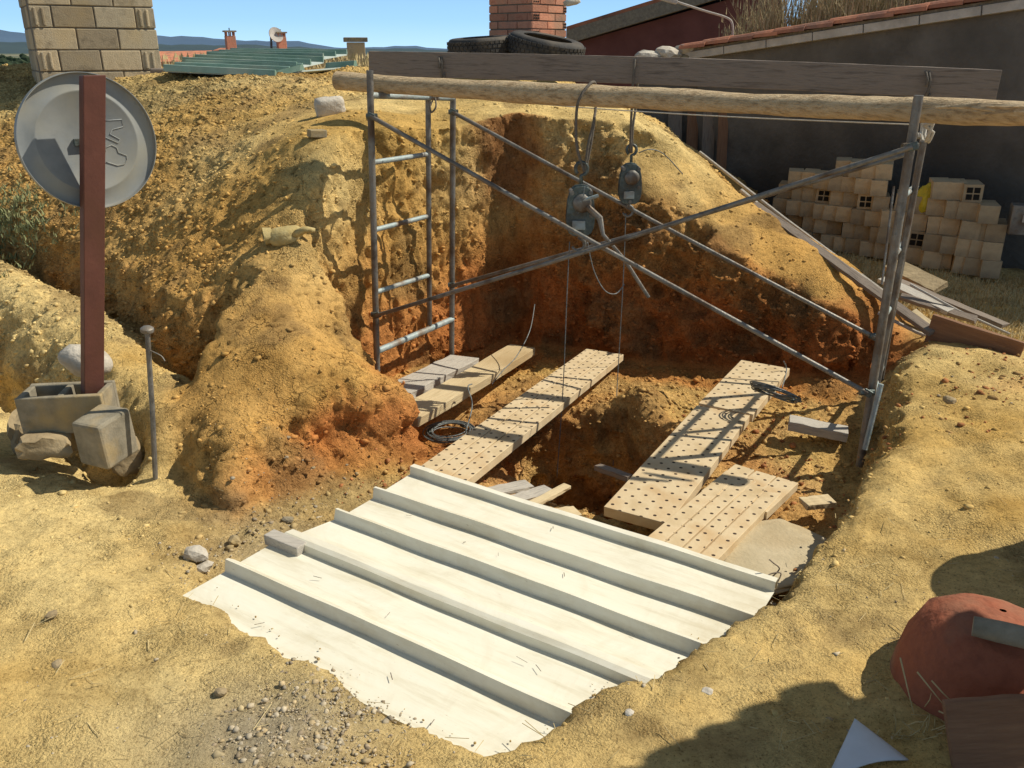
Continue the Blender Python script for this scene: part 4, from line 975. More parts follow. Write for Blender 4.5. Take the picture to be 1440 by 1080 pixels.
for j in range(5):
    for i in range(9):
        x = -8.5+i*1.2; y = 16+j*2.4; gm[j][i] = Vector((x, y, 1.62-.35*abs(j-2)+.15*math.sin(i*1.7)-(.9 if i in (0, 8) else 0)))
sheet_obj('far_mound', gm, 'brown_stone')

# ------------------------------------------------------------------ dry weeds
def weeds(name, spots, m, label, cat='dry weeds', hmin=.2, hmax=.5, lean=.35, per=1, wid=.005, seedhead=True):
    vs = []; fs = []
    for (p, k) in spots:
        for _ in range(per):
            h = random.uniform(hmin, hmax)*k; a = random.uniform(0, 6.28); l = random.uniform(0, lean)*h
            b0 = Vector(p)+Vector((random.gauss(0, .03), random.gauss(0, .03), 0)); d = Vector((math.cos(a)*l, math.sin(a)*l, h)); s = Vector((math.sin(a+1), math.cos(a+1), 0))*wid
            n = len(vs); mid = b0+d*.55-Vector((d.x, d.y, 0))*.2; tp = b0+d
            vs += [b0-s, b0+s, mid-s*.8, mid+s*.8, tp]; fs += [[n, n+1, n+3, n+2], [n+2, n+3, n+4]]
            if seedhead and random.random() < .5:
                n = len(vs); s2 = s*random.uniform(1.5, 3); vs += [tp-s2-Vector((0, 0, h*.16)), tp+s2-Vector((0, 0, h*.13)), tp+Vector((0, 0, h*.05))]; fs += [[n, n+1, n+2]]
    mb = MB(); mb.v = vs; mb.f = fs
    me = bpy.data.meshes.new(name); me.from_pydata(vs, [], fs); me.materials.append(M[m]); o = bpy.data.objects.new(name, me); C.objects.link(o)
    return tag(o, label, cat, kind='stuff')
M['weed'] = mat('dead_weeds', (.20, .16, .09), (.42, .34, .19), 3, 1, .1, 10, c3=(.3, .25, .15))
M['weed_green'] = mat('grey_green_weeds', (.14, .17, .07), (.32, .32, .16), 6, 1, .1, 10)
weeds('dry_grass', [(Vector((random.uniform(-7, 0), random.uniform(15.5, 22), 1.45)), 1) for _ in range(1500)], 'straw', 'dry straw-coloured grass on the rise beyond the green sheets', per=2, wid=.012, hmin=.2, hmax=.5)

# ------------------------------------------------------------------ building on the right
W0 = Vector((6.34, 6.55, 0)); wu = Vector((-.65, .76, 0)).normalized(); wn = Vector((-.76, -.65, 0)).normalized()
def wall_at(px):   # point in plan of the wall face in that direction
    r = (px-720)/F; r = r/(cp+.39*sp)
    k = (W0.x-r*W0.y)/(r*wu.y-wu.x)
    return W0+wu*k
def wtop(px, py): w_ = wall_at(px); q = P(px, py, Y=w_.y); return Vector((w_.x, w_.y, q.z))
a = wtop(985, 82); b = wtop(1440, 12); sl_ = (b.z-a.z)/(b-a).xy.length
b2 = W0.copy(); b2.z = a.z+sl_*(W0-Vector((a.x, a.y, 0))).xy.length
bd = thing('farm_building', 'brown rendered building with a tiled roof and pale verge behind the brick stacks', 'building', Vector((a.x, a.y, 0)))
poly = [Vector((W0.x, W0.y, -.5)), b2, a, Vector((a.x, a.y, -.5))]
MB().prism(poly, -wn*.35).build('wall', 'render', bd)
ver = (b2-a); vn = ver.normalized(); u3 = wn.cross(vn);
if u3.z < 0: u3 = -u3
mb = MB(); Lr = ver.length; n = 11
for i in range(n):
    p0 = a-vn*.15+vn*((Lr+.15)*i/n); p1 = a-vn*.15+vn*((Lr+.15)*(i+1)/n-.012)
    mb.prism([p0+u3*0, p0+u3*.085, p0+u3*.085-wn*.2, p0-wn*.2], p1-p0)
    mb.v = mb.v
o = mb.build('verge', 'whitewash', bd, bevel=.004); o.data.transform(Matrix.Translation(wn*.10))
rp = MB(); rp.prism([a-vn*.2+wn*.08+u3*.087, b2+wn*.08+u3*.087, b2-wn*5+u3*.087, a-vn*.2-wn*5+u3*.087], u3*.03); rp.build('roof_deck', 'mortar', bd)
mb = MB()
for row in range(13):
    base = -wn*(row*.21-.06)+u3*.125
    for i in range(int(Lr/.33)+1):
        p = a-vn*.2+vn*(i*.33)+base+u3*random.uniform(0, .012); q = p+vn*.40+u3*-.02
        rot = random.uniform(-.02, .02); vs = []; fs = []
        for e_, (pt_, rr_) in enumerate(((p, .085), (q, .105))):
            for k in range(7):
                an = math.pi*k/6
                vs.append(pt_+(-wn)*(math.cos(an)*rr_+rot)+u3*math.sin(an)*rr_*.75)
        for e_, (pt_, rr_) in enumerate(((p, .073), (q, .093))):
            for k in range(7):
                an = math.pi*k/6
                vs.append(pt_+(-wn)*(math.cos(an)*rr_+rot)+u3*math.sin(an)*rr_*.7)
        for k in range(6): fs += [[k, k+1, 8+k, 7+k], [14+k, 21+k, 22+k, 15+k]]
        for e_ in (0, 7):
            for k in range(6): fs.append([e_+k, e_+k+1, 14+e_+k+1, 14+e_+k])
        mb.add(vs, fs)
mb.build('tile_courses', 'tile', bd)
sp1 = []
for i in range(2600):
    if i % 26 == 0: cf_, cd_, ck_ = random.uniform(-.05, .62), random.uniform(.9, 2.6), random.uniform(.35, 1.25)
    q = a+vn*(Lr*(cf_+random.gauss(0, .018)))-wn*(cd_+random.gauss(0, .12)); sp1.append((q+u3*.12, ck_))
weeds('roof_weeds', sp1, 'weed', 'tall dead weeds growing over the tiled roof', per=4, hmin=.2, hmax=.8, lean=.6, wid=.005)
sp1 = []
for i in range(800): sp1.append((a+vn*(Lr*random.uniform(.1, .6))-wn*random.uniform(1.6, 2.6)+u3*.12, 1))
weeds('roof_weeds', sp1, 'weed_green', 'grey green weeds among the dead ones on the tiled roof', per=4, hmin=.25, hmax=.75, wid=.007)
# maroon building beyond
def Pw(px, py, Y): return P(px, py, Y=Y)
mg = thing('maroon_building', 'dark red gable building with a sloping grey-edged roof beyond the mound', 'building', Pw(900, 110, 19))
MB().prism([Pw(800, 130, 19), Pw(1100, 130, 17.5), Pw(1100, -22, 17.5), Pw(803, 62, 19)], Vector((1.0, 4, 0))).build('wall', 'maroon', mg)
a_ = Pw(796, 62, 18.7); b_ = Pw(1110, -32, 17.2)
MB().prism([a_, b_, b_+Vector((0, 0, .26)), a_+Vector((0, 0, .26))], Vector((1, 4.6, 0))).build('roof_verge', 'mortar', mg)
MB().prism([a_+Vector((0, 0, .262)), b_+Vector((0, 0, .262)), b_+Vector((0, 0, .33)), a_+Vector((0, 0, .33))], Vector((1, 4.6, 0))).build('roof_tiles', 'tile', mg)
lp = thing('lamp_bracket', 'curved pale pipe bracket rising from the tiled roof', 'lamp bracket', P(1030, 52, Y=wall_at(1030).y+1))
Yl = wall_at(1030).y+.6
MB().tube(curve([P(1030, 55, Y=Yl), P(1030, 35, Y=Yl), P(1022, 25, Y=Yl), P(990, 15, Y=Yl), P(950, 2, Y=Yl)], 6), .014, 7).build('arm', 'whitewash', lp, smooth=True)
MB().box(P(940, 0, Y=Yl), (.22, .1, .05), rotm(0, .25, 0)).build('lamp_head', 'whitewash', lp, bevel=.01)
# rubble heap on the low wall left of the eave
for i, (px, py, s) in enumerate([(915, 80, .3), (940, 76, .34), (968, 72, .3), (985, 80, .22), (925, 88, .3), (958, 84, .32)]):
    tag(rock_mesh(P(px, py, Y=11.4), (s*1.3, s, s*.5), rotm(.1*i, .1, i), 2, .2, 60+i, .4).build('rubble_stone', 'stone' if i < 3 else 'concrete_dark'), ['grey slab of rubble at the left of the heap below the maroon wall', 'flat slab of rubble at the middle of the heap below the maroon wall', 'pale slab of rubble nearest the tiled eave', 'small dark piece of rubble touching the tiled eave', 'dark chunk at the bottom left of the rubble heap', 'dark chunk at the bottom right of the rubble heap'][i], 'rubble', 'rubble heap by the eave')
# low building under the heap so that it rests on something
low = Vector((a.x-1.0, a.y+.9, 0))
lw_ = thing('low_wall', 'low dark wall continuing left of the tiled building', 'wall', low)
e1 = P(895, 92, Y=11.6); e2 = P(1000, 92, Y=11.3)
MB().prism([Vector((e1.x, e1.y, -.5)), Vector((e2.x, e2.y, -.5)), e2, e1], Vector((.3, .8, 0))).build('masonry', 'render', lw_)
# boards leaning on the wall
g = 'reddish boards standing against the building wall'
for i, (px, w_) in enumerate([(905, 20), (926, 18), (950, 20), (975, 16), (998, 17), (1018, 14)]):
    wp = wall_at(max(px, 960))+wn*.12; Y = wp.y+(.25 if px < 950 else 0)
    t0 = P(px, 158-2*(i % 3), Y=Y); b0 = Vector((t0.x, t0.y-.25, .0)); 
    W_ = w_/F*Y*.93
    mb = board_mesh((t0-b0).length, W_, .03, seg=4, jit=.004); o = mb.build('leaning_board', 'red_wood' if i % 2 else 'old_wood', bevel=.003)
    o.matrix_world = frame(b0, t0, (0.1, 1, 0)); tag(o, ['leftmost', 'second', 'third', 'fourth', 'fifth', 'rightmost'][i]+' of the six boards leaning on the building wall behind the mound', 'board', g)

# ------------------------------------------------------------------ stacked hollow blocks
g = 'buff hollow blocks stacked along the building wall'
proto = None
def brick_mesh():
    w_, d_, h_ = .19, .34, .19; mb = MB()
    mb.box((0, d_/2, 0), (w_, d_, h_), jit=.001)
    return mb
pm = brick_mesh().build('hollow_block', 'block_clay', bevel=.006); pme = pm.data; bpy.data.objects.remove(pm)
hm = MB(); [hm.box((sx_*.036, -.0015, sz_*.036), (.058, .006, .058)) for sx_ in (-1, 1) for sz_ in (-1, 1)]; pmh = hm.build('hollow_cell', 'black'); phm = pmh.data; bpy.data.objects.remove(pmh)
rows_px = [(1121, 4), (1140, 5), (1160, 5), (1180, 5), (1200, 6), (1221, 6), (1242, 6), (1263, 6)]
rows_px2 = [(1286, 3), (1309, 4), (1333, 4), (1358, 5), (1384, 5), (1408, 5)]
rows_px3 = [(1432, 4), (1456, 3)]
words = ['first', 'second', 'third', 'fourth', 'fifth', 'sixth', 'seventh', 'eighth']; lev = ['ground level', 'second course', 'third course', 'fourth course', 'fifth course', 'top course']
nb = 0
for pile, rows in enumerate((rows_px, rows_px2, rows_px3)):
    for ci, (px, n) in enumerate(rows):
        base = wall_at(px)*(1-.075)
        for k in range(n):
            bw = .80 if pile == 0 else .86
            bx_ = base.x+random.uniform(-.012, .012)+(.05 if pile == 0 and k % 2 else 0); by_ = base.y+random.uniform(-.07, .05)
            open_ = (nb*7) % 17 == 0
            zz = .02+.1*bw+k*.192*bw
            o = bpy.data.objects.new('hollow_block', pme); C.objects.link(o); o.location = (bx_, by_, zz); o.scale = (bw, 1, bw)
            o.rotation_euler = (random.uniform(-.02, .02), random.uniform(-.05, .05), math.radians(-22)+random.uniform(-.08, .08))
            if open_:
                c2_ = bpy.data.objects.new('cell', phm); C.objects.link(c2_); c2_.parent = o
            pn = ['long left pile', 'right pile', 'pile at the right edge'][pile]
            tag(o, f'hollow block in the {words[ci]} column of the {pn}, {lev[k] if k < n-1 else "topmost"}', 'block', g); nb += 1
q = wall_at(1299)*(1-.075); qq = P(1303, 282, Y=q.y-.12)
yb = thing('yellow_bag', 'crumpled yellow plastic bag stuffed between the two block piles', 'bag', qq)
rock_mesh(qq, (.2, .2, .34), rotm(.1, .15, .2), 3, .22, 77).build('bag_body', 'yellow', yb)
rock_mesh(qq+Vector((.14, -.02, -.07)), (.15, .15, .22), rotm(.1, -.3, .2), 3, .25, 78).build('bag_fold', 'yellow', yb)
q = P(1437, 308, Y=wall_at(1437).y-.75)
mb = thing('metal_box', 'pale metal box with a clasp on the pile at the right edge', 'box', q)
MB().box(q, (.2, .2, .26), rotm(0, 0, -.4), .004).build('case', 'steel', mb, bevel=.008); MB().box(q+Vector((-.03, -.11, .02)), (.05, .02, .06), rotm(0, 0, -.4)).build('clasp', 'whitewash', mb)

# ------------------------------------------------------------------ planks and poles at the right of the mound
def sb(a, b, Ya, Yb, w_, t_, m_, label, roll=0, jit=.004): return board('scrap_board', P(*a, Y=Ya), P(*b, Y=Yb), w_, t_, m_, label, 'board', 'scrap timber heaped beside the mound', roll=roll, jit=jit, chip=.03)
def sp_(a, b, Ya, Yb, r, m_, label):
    p, q = P(*a, Y=Ya), P(*b, Y=Yb)
    return tag(MB().tube([p, p.lerp(q, .5)-Vector((0, 0, .015)), q], r, 8).build('scrap_pole', m_, smooth='auto'), label, 'pole', 'thin poles sloping down beside the mound')
sp_((984, 214), (1245, 412), 7.8, 6.1, .014, 'grey_wood', 'upper thin pole sloping down the right flank of the mound')
sp_((1042, 268), (1250, 435), 7.2, 5.95, .02, 'grey_wood', 'thicker pale pole sloping down the right flank of the mound')
sb((1060, 290), (1310, 470), 7.0, 5.45, .07, .035, 'old_wood', 'long dark batten lowest on the right flank of the mound', .3)
sb((1190, 380), (1305, 468), 6.3, 5.5, .06, .03, 'grey_wood', 'grey batten just behind the right scaffold posts', .2)
sb((1240, 395), (1335, 440), 6.3, 5.8, .10, .03, 'grey_wood', 'pale short board lying across the scrap timber', .1)
sb((1262, 398), (1415, 462), 6.4, 5.75, .09, .03, 'old_wood', 'dark narrow board lying over the top of the big brown board')
sb((1285, 440), (1318, 466), 5.75, 5.5, .05, .02, 'pine', 'small pale stick wedged under the scrap timber', .3)
sb((1270, 420), (1370, 452), 6.0, 5.7, .06, .03, 'old_wood', 'thin grey board between the pale short board and the brown board', .4)
sb((1255, 376), (1320, 408), 6.7, 6.3, .16, .04, 'brown_stone', 'buff offcut at the back of the scrap timber beside the grass', .3)
a = P(1300, 480, Y=5.5); b = P(1424, 521, Y=5.15)
bo = board_mesh((b-a).length*1.02, .03, .21, seg=6, jit=.003).build('shuttering_board', 'red_wood', bevel=.004); bo.matrix_world = frame(a, b, (0, -.18, 1)); tag(bo, 'broad brown board standing on edge in front of the scrap timber', 'board')
sp_((1235, 440), (1345, 489), 5.8, 5.5, .012, 'whitewash', 'thin pale pole end at the foot of the scrap timber')
sp_((1280, 400), (1420, 470), 6.0, 5.6, .01, 'grey_wood', 'very thin stick lying over the scrap timber towards the grass')

# ------------------------------------------------------------------ yard grass
vs = []
for i in range(9000):
    x = random.uniform(2.9, 5.3); y = random.uniform(5.0, 9.3)
    if (x-2.9)+ (y-5.2)*.45 < .55: continue
    if (Vector((x, y, 0))-W0).dot(wn) < .4: continue
    vs.append((Vector((x, y, gz(x, y)-.005)), 1))
weeds('yard_grass', vs, 'straw', 'dry yellow grass of the yard in front of the block stacks', 'dry grass', per=3, hmin=.02, hmax=.08, lean=1.6, wid=.003, seedhead=False)
vs = []
for i in range(260):
    px = random.gauss(10, 35); py = random.gauss(310, 30); q = on_ground(px, py, 5, 9)
    vs.append((q, 1))
weeds('grey_shrub', vs, 'weed_green', 'low grey green plants on the mound slope at the left edge', 'plants', per=5, hmin=.02, hmax=.075, lean=1.3, wid=.006, seedhead=False)

# ------------------------------------------------------------------ foreground right: jar, pole, board, bent sheet, straw
jc = P(1380, 972, z=.10)
jar = thing('clay_jar', 'big terracotta jar lying at the lower right corner, half in shade', 'jar', jc)
prof = [(.01, .28), (.08, .275), (.15, .255), (.21, .21), (.25, .14), (.268, .06), (.272, 0), (.268, -.12), (.25, -.24), (.2, -.34), (.16, -.38), (.17, -.40), (.15, -.405), (.12, -.38), (.0, -.36)]
jm = MB().lathe(prof, jc, 56, rotm(-.15, .12, 0)); vv = np.array([q[:] for q in jm.v]); dvv = vv-np.array(jc[:])
jm.v = [Vector(q) for q in np.array(jc[:])+dvv*(1+.05*fbm(vv, .2, 4, 301))[:, None]]
jm.build('body', 'terracotta', jar, smooth='auto')
a = P(1368, 880, z=.41); b = P(1490, 908, z=.42)
tag(MB().tube([a, a.lerp(b, .3), a.lerp(b, .7), b], [.028, .034, .033, .034], 14, wob=.06).build('mortar_stick', 'concrete_dark', smooth='auto'), 'grey cement-crusted round stick lying across the terracotta jar', 'stick')
a = P(1340, 1085, Y=1.82); b = P(1520, 1075, Y=1.78)
bo = board_mesh((b-a).length, .03, .20, seg=6, jit=.004).build('ribbed_board', 'red_wood', bevel=.005); bo.matrix_world = frame(a, b, (0, .35, 1)); tag(bo, 'brown grained board on edge in the lower right corner in front of the jar', 'board')
q0 = P(1202, 1010, Y=1.98); q1 = P(1160, 1100, Y=1.80); q2 = P(1310, 1100, Y=1.78); q3 = P(1248, 1042, Y=1.95)
ws = MB(); vs = []; n = 10
for j in range(n+1):
    for i in range(n+1):
        l = q0.lerp(q1, j/n); r_ = q0.lerp(q3, .0+min(1, j/n)*1).lerp(q2, max(0, j/n-.0)*.5) if j else q0
        p = l.lerp(r_, i/n); p.z += .03*math.sin(i/n*3)*(j/n); vs.append(p)
ws.add(vs, [[j*(n+1)+i, j*(n+1)+i+1, (j+1)*(n+1)+i+1, (j+1)*(n+1)+i] for j in range(n) for i in range(n)])
o = ws.build('bent_sheet', 'white_plastic', smooth=True); sm = o.modifiers.new('t', 'SOLIDIFY'); sm.thickness = .004
tag(o, 'pointed white bent sheet at the bottom edge in the shade', 'sheet')
mb = MB()
for (x0, y0, x1, y1) in [(1266, 925, 1285, 1003), (1290, 945, 1330, 995), (1310, 957, 1342, 990), (1338, 990, 1330, 1010), (1265, 1055, 1340, 1040), (1270, 1060, 1300, 1042), (1330, 1060, 1370, 1075), (1295, 1052, 1345, 1020), (1320, 1000, 1348, 1022), (1350, 1030, 1375, 1062)]:
    p = P(x0, y0, Y=2.0); q = P(x1, y1, Y=1.95); mb.tube([p, p.lerp(q, .5)+Vector((random.uniform(-.01, .01), 0, random.uniform(-.01, .01))), q], [.0025, .002, .0012], 5)
for i in range(70):
    x0, y0 = random.gauss(1300, 26), random.gauss(1050, 16); a_ = random.uniform(-.6, 3.4); l_ = random.uniform(15, 50)
    p = P(x0, y0, Y=1.96); q = P(x0+math.cos(a_)*l_, y0-math.sin(a_)*l_*.6, Y=1.93); mb.tube([p, p.lerp(q, .5)+Vector((random.uniform(-.008, .008), 0, random.uniform(-.008, .008))), q], [.002, .0014, .0008], 4)
tag(mb.build('straw_stalks', 'straw', smooth=True), 'pale dry stalks tangled between the jar and the brown board', 'straw', kind='stuff')
# roof whose scalloped eave throws the stepped shadow; it stands outside the frame on the right
sh = thing('tiled_shelter', 'tiled lean-to at the right of the jar', 'shelter', Vector((2.6, 2.4, 0)))
hv = 2.15; kx = math.cos(SAZ_)/math.tan(SEL_); ky = math.sin(SAZ_)/math.tan(SEL_)
pe = [Vector((P(px, py, z=.1).x, P(px, py, z=.1).y, .1))+Vector((kx, ky, 1))*(hv-.1) for px, py in ((905, 1092), (1192, 956))]
e0, e1 = pe; ed = (e1-e0).normalized(); en = Vector((ed.y, -ed.x, 0))
e0 = e0-ed*1.2
Le = (e1-e0).length
mb = MB()
for i in range(int(Le/.17)+1):
    p = e0+ed*(i*.17); mb.tube([p-en*.02+Vector((0, 0, .02)), p+en*1.6+Vector((0, 0, .3))], [.085, .085], 10)
mb.build('tile_courses', 'tile', sh)
MB().prism([e0+en*.08, e1+en*.08, e1+en*1.6+Vector((0, 0, .28)), e0+en*1.6+Vector((0, 0, .28))], Vector((0, 0, -.06))).build('roof_boards', 'old_wood', sh)
for k_ in (0.02, .5, .98):
    for e_ in (.25, 1.4):
        q_ = e0.lerp(e1, k_)+en*e_; MB().box(Vector((q_.x, q_.y, 1.0+e_*.08)), (.08, .08, 2.2+e_*.16), rotm(0, 0, .5)).build('post', 'old_wood', sh, bevel=.004)
q = Vector((2.58, 2.72, .05)); dr = thing('shadow_drum', 'unseen steel drum added right of the trodden bank to cast a shadow', 'drum', q)  # unseen drum, added outside the frame to throw a shadow by the jar
MB().lathe([(0, 0), (.29, 0), (.3, .01), (.3, .3), (.31, .31), (.3, .32), (.3, .6), (.31, .61), (.3, .62), (.3, .93), (.285, .94), (.28, .9), (0, .9)], q, 40).build('drum_body', 'rust_post', dr, smooth='auto')

# ------------------------------------------------------------------ loose stones, gravel, clods, straw on the ground
def scatter(name, pts, label, cat, cols, per=None):
    bm = bmesh.new(); bmesh.ops.create_icosphere(bm, subdivisions=1, radius=1); bv = np.array([x.co[:] for x in bm.verts]); bf = np.array([[q.index for q in p.verts] for p in bm.faces]); bm.free()
    n = len(pts); pts = np.array(pts); nv = len(bv)
    V = np.repeat(bv[None], n, 0)*(1+rng.uniform(-.45, .35, (n, nv, 1)))
    S_ = pts[:, 3][:, None]*np.stack([rng.uniform(.7, 1.3, n), rng.uniform(.7, 1.3, n), rng.uniform(.45, .85, n)], 1)
    V = V*S_[:, None]; a = rng.uniform(0, 6.28, n); ca, sa = np.cos(a)[:, None], np.sin(a)[:, None]
    x = V[:, :, 0]*ca-V[:, :, 1]*sa; y = V[:, :, 0]*sa+V[:, :, 1]*ca
    V = np.stack([x, y, V[:, :, 2]], 2)+pts[:, None, :3]
    Fc = bf[None]+(np.arange(n)*nv)[:, None, None]
    me = bpy.data.meshes.new(name); V = V.reshape(-1, 3); Fc = Fc.reshape(-1, 3)
    me.vertices.add(len(V)); me.vertices.foreach_set('co', V.astype(np.float32).ravel()); me.loops.add(Fc.size); me.loops.foreach_set('vertex_index', Fc.ravel().astype(np.int32))
    me.polygons.add(len(Fc)); me.polygons.foreach_set('loop_start', np.arange(0, Fc.size, 3, dtype=np.int32)); me.polygons.foreach_set('loop_total', np.full(len(Fc), 3, np.int32)); me.update(calc_edges=True)
    cc = (np.array(cols)[rng.integers(0, len(cols), n)] if per is None else per)*rng.uniform(.75, 1.2, (n, 1)); cc = np.repeat(cc, nv, 0)
    ca_ = me.color_attributes.new('tone', 'FLOAT_COLOR', 'POINT'); ca_.data.foreach_set('color', np.hstack([cc, np.ones((len(cc), 1))]).astype(np.float32).ravel())
    me.materials.append(M['tone']); o = bpy.data.objects.new(name, me); C.objects.link(o); return tag(o, label, cat, kind='stuff')
och = [(.47, .33, .13), (.42, .28, .11), (.52, .39, .18), (.36, .25, .11)]
gry = [(.42, .36, .26), (.5, .42, .29), (.34, .27, .18), (.48, .37, .21)]
redc = [(.45, .2, .08), (.4, .25, .1), (.36, .15, .06)]
# candidates straight from the surface
idx = rng.choice(len(TV), 120000); V0 = TV[idx]; R0_ = TR[idx]
dist = np.hypot(V0[:, 0], V0[:, 1]); vis = (V0[:, 1] > 1.6) & (np.abs(V0[:, 0]) < V0[:, 1]*.8+.4)
spit = pip_sdf(V0[:, 0], V0[:, 1], PIT); under = (spit < .0) & ((V0[:, 0]*.54+V0[:, 1]*.842) < 3.0) & ((V0[:, 0]*.842-V0[:, 1]*.54) > -2.6)
ok = vis & ~under
sel = ok & (rng.random(len(V0)) < np.clip(R0_*.8, .22, .6))
v_ = V0[sel]; r_ = R0_[sel]; sz = .0022*np.exp(rng.exponential(.5, len(v_)))*(1+1.2*r_)*np.clip(np.hypot(v_[:, 0], v_[:, 1])/4, .7, 1.6); sz = np.clip(sz, 0, .022)
scatter('soil_clods', np.column_stack([v_, sz]), 'loose clods of ochre soil crumbled over the mound and the ground', 'clods', och, TC[idx][sel]*.86)
g1 = lambda cx, cy, sx, sy, n: [(x, y) for x, y in zip(rng.normal(cx, sx, n), rng.normal(cy, sy, n))]
pts = []
for (x, y) in g1(-.60, 1.98, .14, .18, 2300)+g1(-1.12, 3.32, .14, .16, 420)+g1(-1.35, 3.05, .1, .1, 120)+g1(-.95, 3.75, .25, .12, 200)+g1(-1.2, 2.2, .5, .5, 150)+g1(1.4, 2.6, .7, .5, 250)+g1(3.2, 4.5, .5, .6, 250):
    if UN(0, 0, 0) is not None and (U.x*x+U.y*y > -2.66 and 1.6 < NV.x*x+NV.y*y < 2.98 and pip_sdf(np.array([x]), np.array([y]), PIT)[0] < 0): continue
    if not (-7 < x < 5 and .7 < y < 10): continue
    pts.append((x, y, gz(x, y)-.003, min(.012, .0022*math.exp(random.expovariate(2.2)))))
scatter('gravel', pts, 'grey gravel scattered on the trodden ground in front of the sheets', 'gravel', gry)
# crumbs that have rolled onto the sheets along the soil edge
pts = []
while len(pts) < 45:
    u = random.uniform(-2.6, -.7); n = random.uniform(1.62, 2.9); q = UN(u, n, 0); d_ = float(pip_sdf(np.array([q.x]), np.array([q.y]), PIT)[0])
    if -.16 < d_ < 0 and random.random() < math.exp(d_*60): pts.append((q.x, q.y, .022, .0018+random.expovariate(600)))
scatter('edge_crumbs', pts, 'crumbs of soil rolled onto the edges of the white sheets', 'crumbs', och)
pts = []
for (x, y) in g1(3.1, 4.4, .35, .45, 500)+g1(.4, 3.9, .6, .5, 400)+g1(1.6, 4.6, .35, .4, 400)+g1(-.5, 3.95, .2, .15, 200):
    if U.x*x+U.y*y > -2.66 and 1.6 < NV.x*x+NV.y*y < 2.98: continue
    pts.append((x, y, gz(x, y)-.001, .003+random.expovariate(200)))
scatter('red_crumbs', [p for p in pts if p[3] < .03], 'reddish crumbs of clay on the pit floor and the right bank', 'clay crumbs', redc)
# stones one can point at
for i, (px, py, s, m_, lab) in enumerate([(275, 783, .085, 'stone', 'grey stone near the left end of the white panels, beside the red soil'), (287, 800, .06, 'stone', 'small grey stone below the one by the red soil'), (330, 763, .06, 'concrete_dark', 'dark grey stone in the gravel behind the panels'),
        (405, 733, .045, 'concrete_dark', 'small dark stone between the nose of the mound and the panels'), (73, 866, .035, 'brown_stone', 'grey stone lying alone on the left foreground'), (81, 937, .035, 'brown_stone', 'lower grey stone alone on the left foreground'), (994, 975, .035, 'stone', 'pale oval pebble on the right foreground'),
        (886, 1004, .028, 'stone', 'small pale pebble just below the right edge of the panels'), (1335, 565, .06, 'brown_stone', 'flat stone on the right bank below the scrap timber'), (310, 975, .035, 'brown_stone', 'brown stone in the middle of the left foreground')]):
    q = P(px, py, z=.0); z_ = gz(q.x, q.y); q = P(px, py, z=z_)
    tag(rock_mesh(q+Vector((0, 0, s*.15)), (s*1.3, s, s*.7), rotm(0, .1, i), 2, .22, 90+i, .3).build('loose_stone', m_, smooth=False), lab, 'stone')
mb = MB()
for i in range(420):
    px = random.uniform(0, 1440); py = random.uniform(690, 1075); q = P(px, py, z=.08)
    if pip_sdf(np.array([q.x]), np.array([q.y]), PIT)[0] < .05: continue
    q.z = gz(q.x, q.y)+.004; a = random.uniform(0, 6.3); L_ = random.uniform(.02, .11)*(.5 if i % 3 else 1)
    mb.tube([q, q+Vector((math.cos(a)*L_, math.sin(a)*L_, random.uniform(0, .02)))], random.uniform(.0006, .0015), 3)
tag(mb.build('straw_bits', 'straw'), 'short bits of dry straw lying over the bare ground', 'straw', kind='stuff')
q = P(1085, 815, z=.0)
tag(MB().tube(curve([P(1085, 812, z=.02), P(1096, 800, z=.06), P(1088, 792, z=.1), P(1082, 787, z=.12)], 5), .003, 5).build('dry_root', 'old_wood', smooth=True), 'dry curled root sticking out at the right corner of the panels', 'root')
tag(MB().tube(curve([P(1072, 822, z=.01), P(1082, 808, z=.05), P(1098, 806, z=.05), P(1094, 818, z=.02)], 5), .003, 5).build('dry_root', 'old_wood', smooth=True), 'forked dry root just below the curled one', 'root')
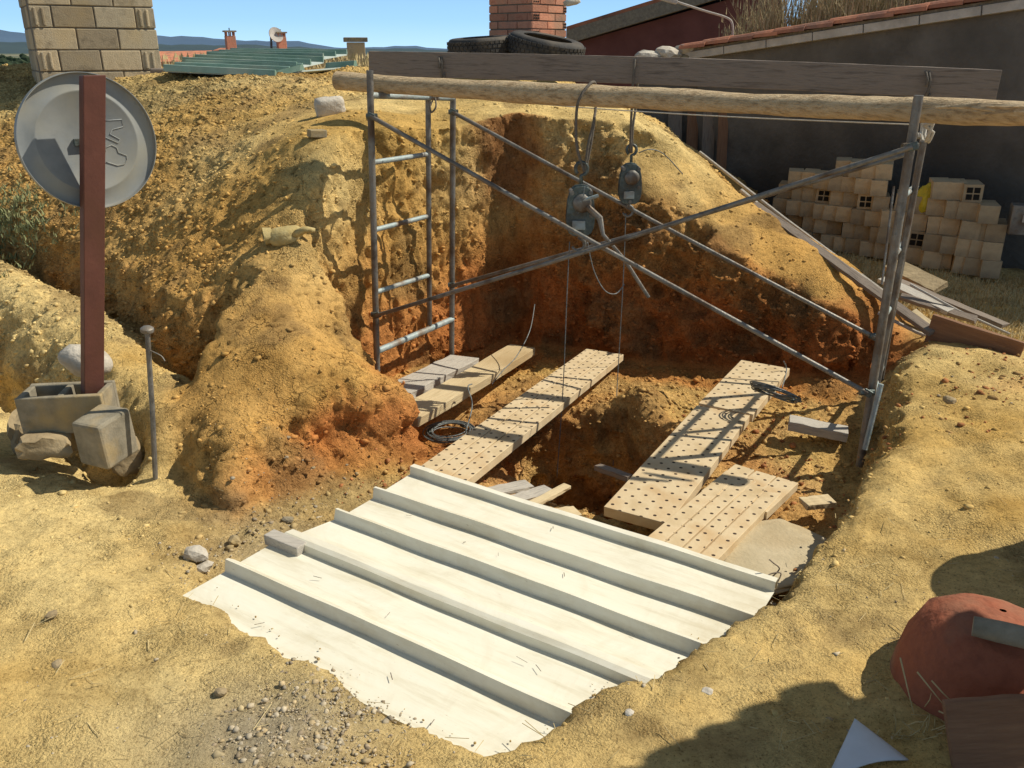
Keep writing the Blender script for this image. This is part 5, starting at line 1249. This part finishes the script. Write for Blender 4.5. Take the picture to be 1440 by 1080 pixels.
# ------------------------------------------------------------------ light, sky, lens
SAZ = math.radians(11); SEL = math.radians(48)       # direction to the sun: mostly from the right, a little from behind the mound
sdir = Vector((math.cos(SAZ)*math.cos(SEL), math.sin(SAZ)*math.cos(SEL), math.sin(SEL)))
sl = bpy.data.lights.new('sun', 'SUN'); sl.energy = 5.0; sl.angle = math.radians(.5); sl.color = (1, .93, .80)
so = bpy.data.objects.new('sun', sl); C.objects.link(so); so.rotation_euler = sdir.to_track_quat('Z', 'Y').to_euler(); so.location = sdir*30
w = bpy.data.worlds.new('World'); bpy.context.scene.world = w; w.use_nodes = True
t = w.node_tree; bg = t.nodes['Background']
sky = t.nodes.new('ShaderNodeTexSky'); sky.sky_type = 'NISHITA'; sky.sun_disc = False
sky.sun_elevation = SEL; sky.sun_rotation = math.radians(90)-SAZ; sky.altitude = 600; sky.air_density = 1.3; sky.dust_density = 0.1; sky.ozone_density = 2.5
# clear blue air down to the horizon, paler in the last few degrees
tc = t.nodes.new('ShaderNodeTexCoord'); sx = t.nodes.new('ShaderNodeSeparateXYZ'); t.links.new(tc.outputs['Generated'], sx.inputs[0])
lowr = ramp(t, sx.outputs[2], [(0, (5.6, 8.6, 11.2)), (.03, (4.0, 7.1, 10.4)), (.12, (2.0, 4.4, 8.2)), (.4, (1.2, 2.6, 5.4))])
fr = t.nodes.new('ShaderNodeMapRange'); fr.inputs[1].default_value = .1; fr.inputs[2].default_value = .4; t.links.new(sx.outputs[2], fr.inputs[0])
t.links.new(mixc(t, fr.outputs[0], lowr.outputs[0], mixc(t, 1.0, sky.outputs[0], (1.38, 1.04, .76), 'MULTIPLY')), bg.inputs[0]); bg.inputs[1].default_value = .105  # upper sky, out of view, tinted warm to warm the fill light
cam = bpy.data.cameras.new('camera'); co = bpy.data.objects.new('camera', cam); C.objects.link(co)
cam.sensor_width = 36; cam.lens = 36*F/1440; cam.clip_start = .05; cam.clip_end = 60000
co.location = (0, 0, CAMZ); co.rotation_euler = (math.radians(90)-PITCH, 0, 0)
sc = bpy.context.scene; sc.camera = co
sc.view_settings.view_transform = 'Standard'; sc.view_settings.look = 'None'; sc.view_settings.exposure = 0
sc.render.engine = 'CYCLES'
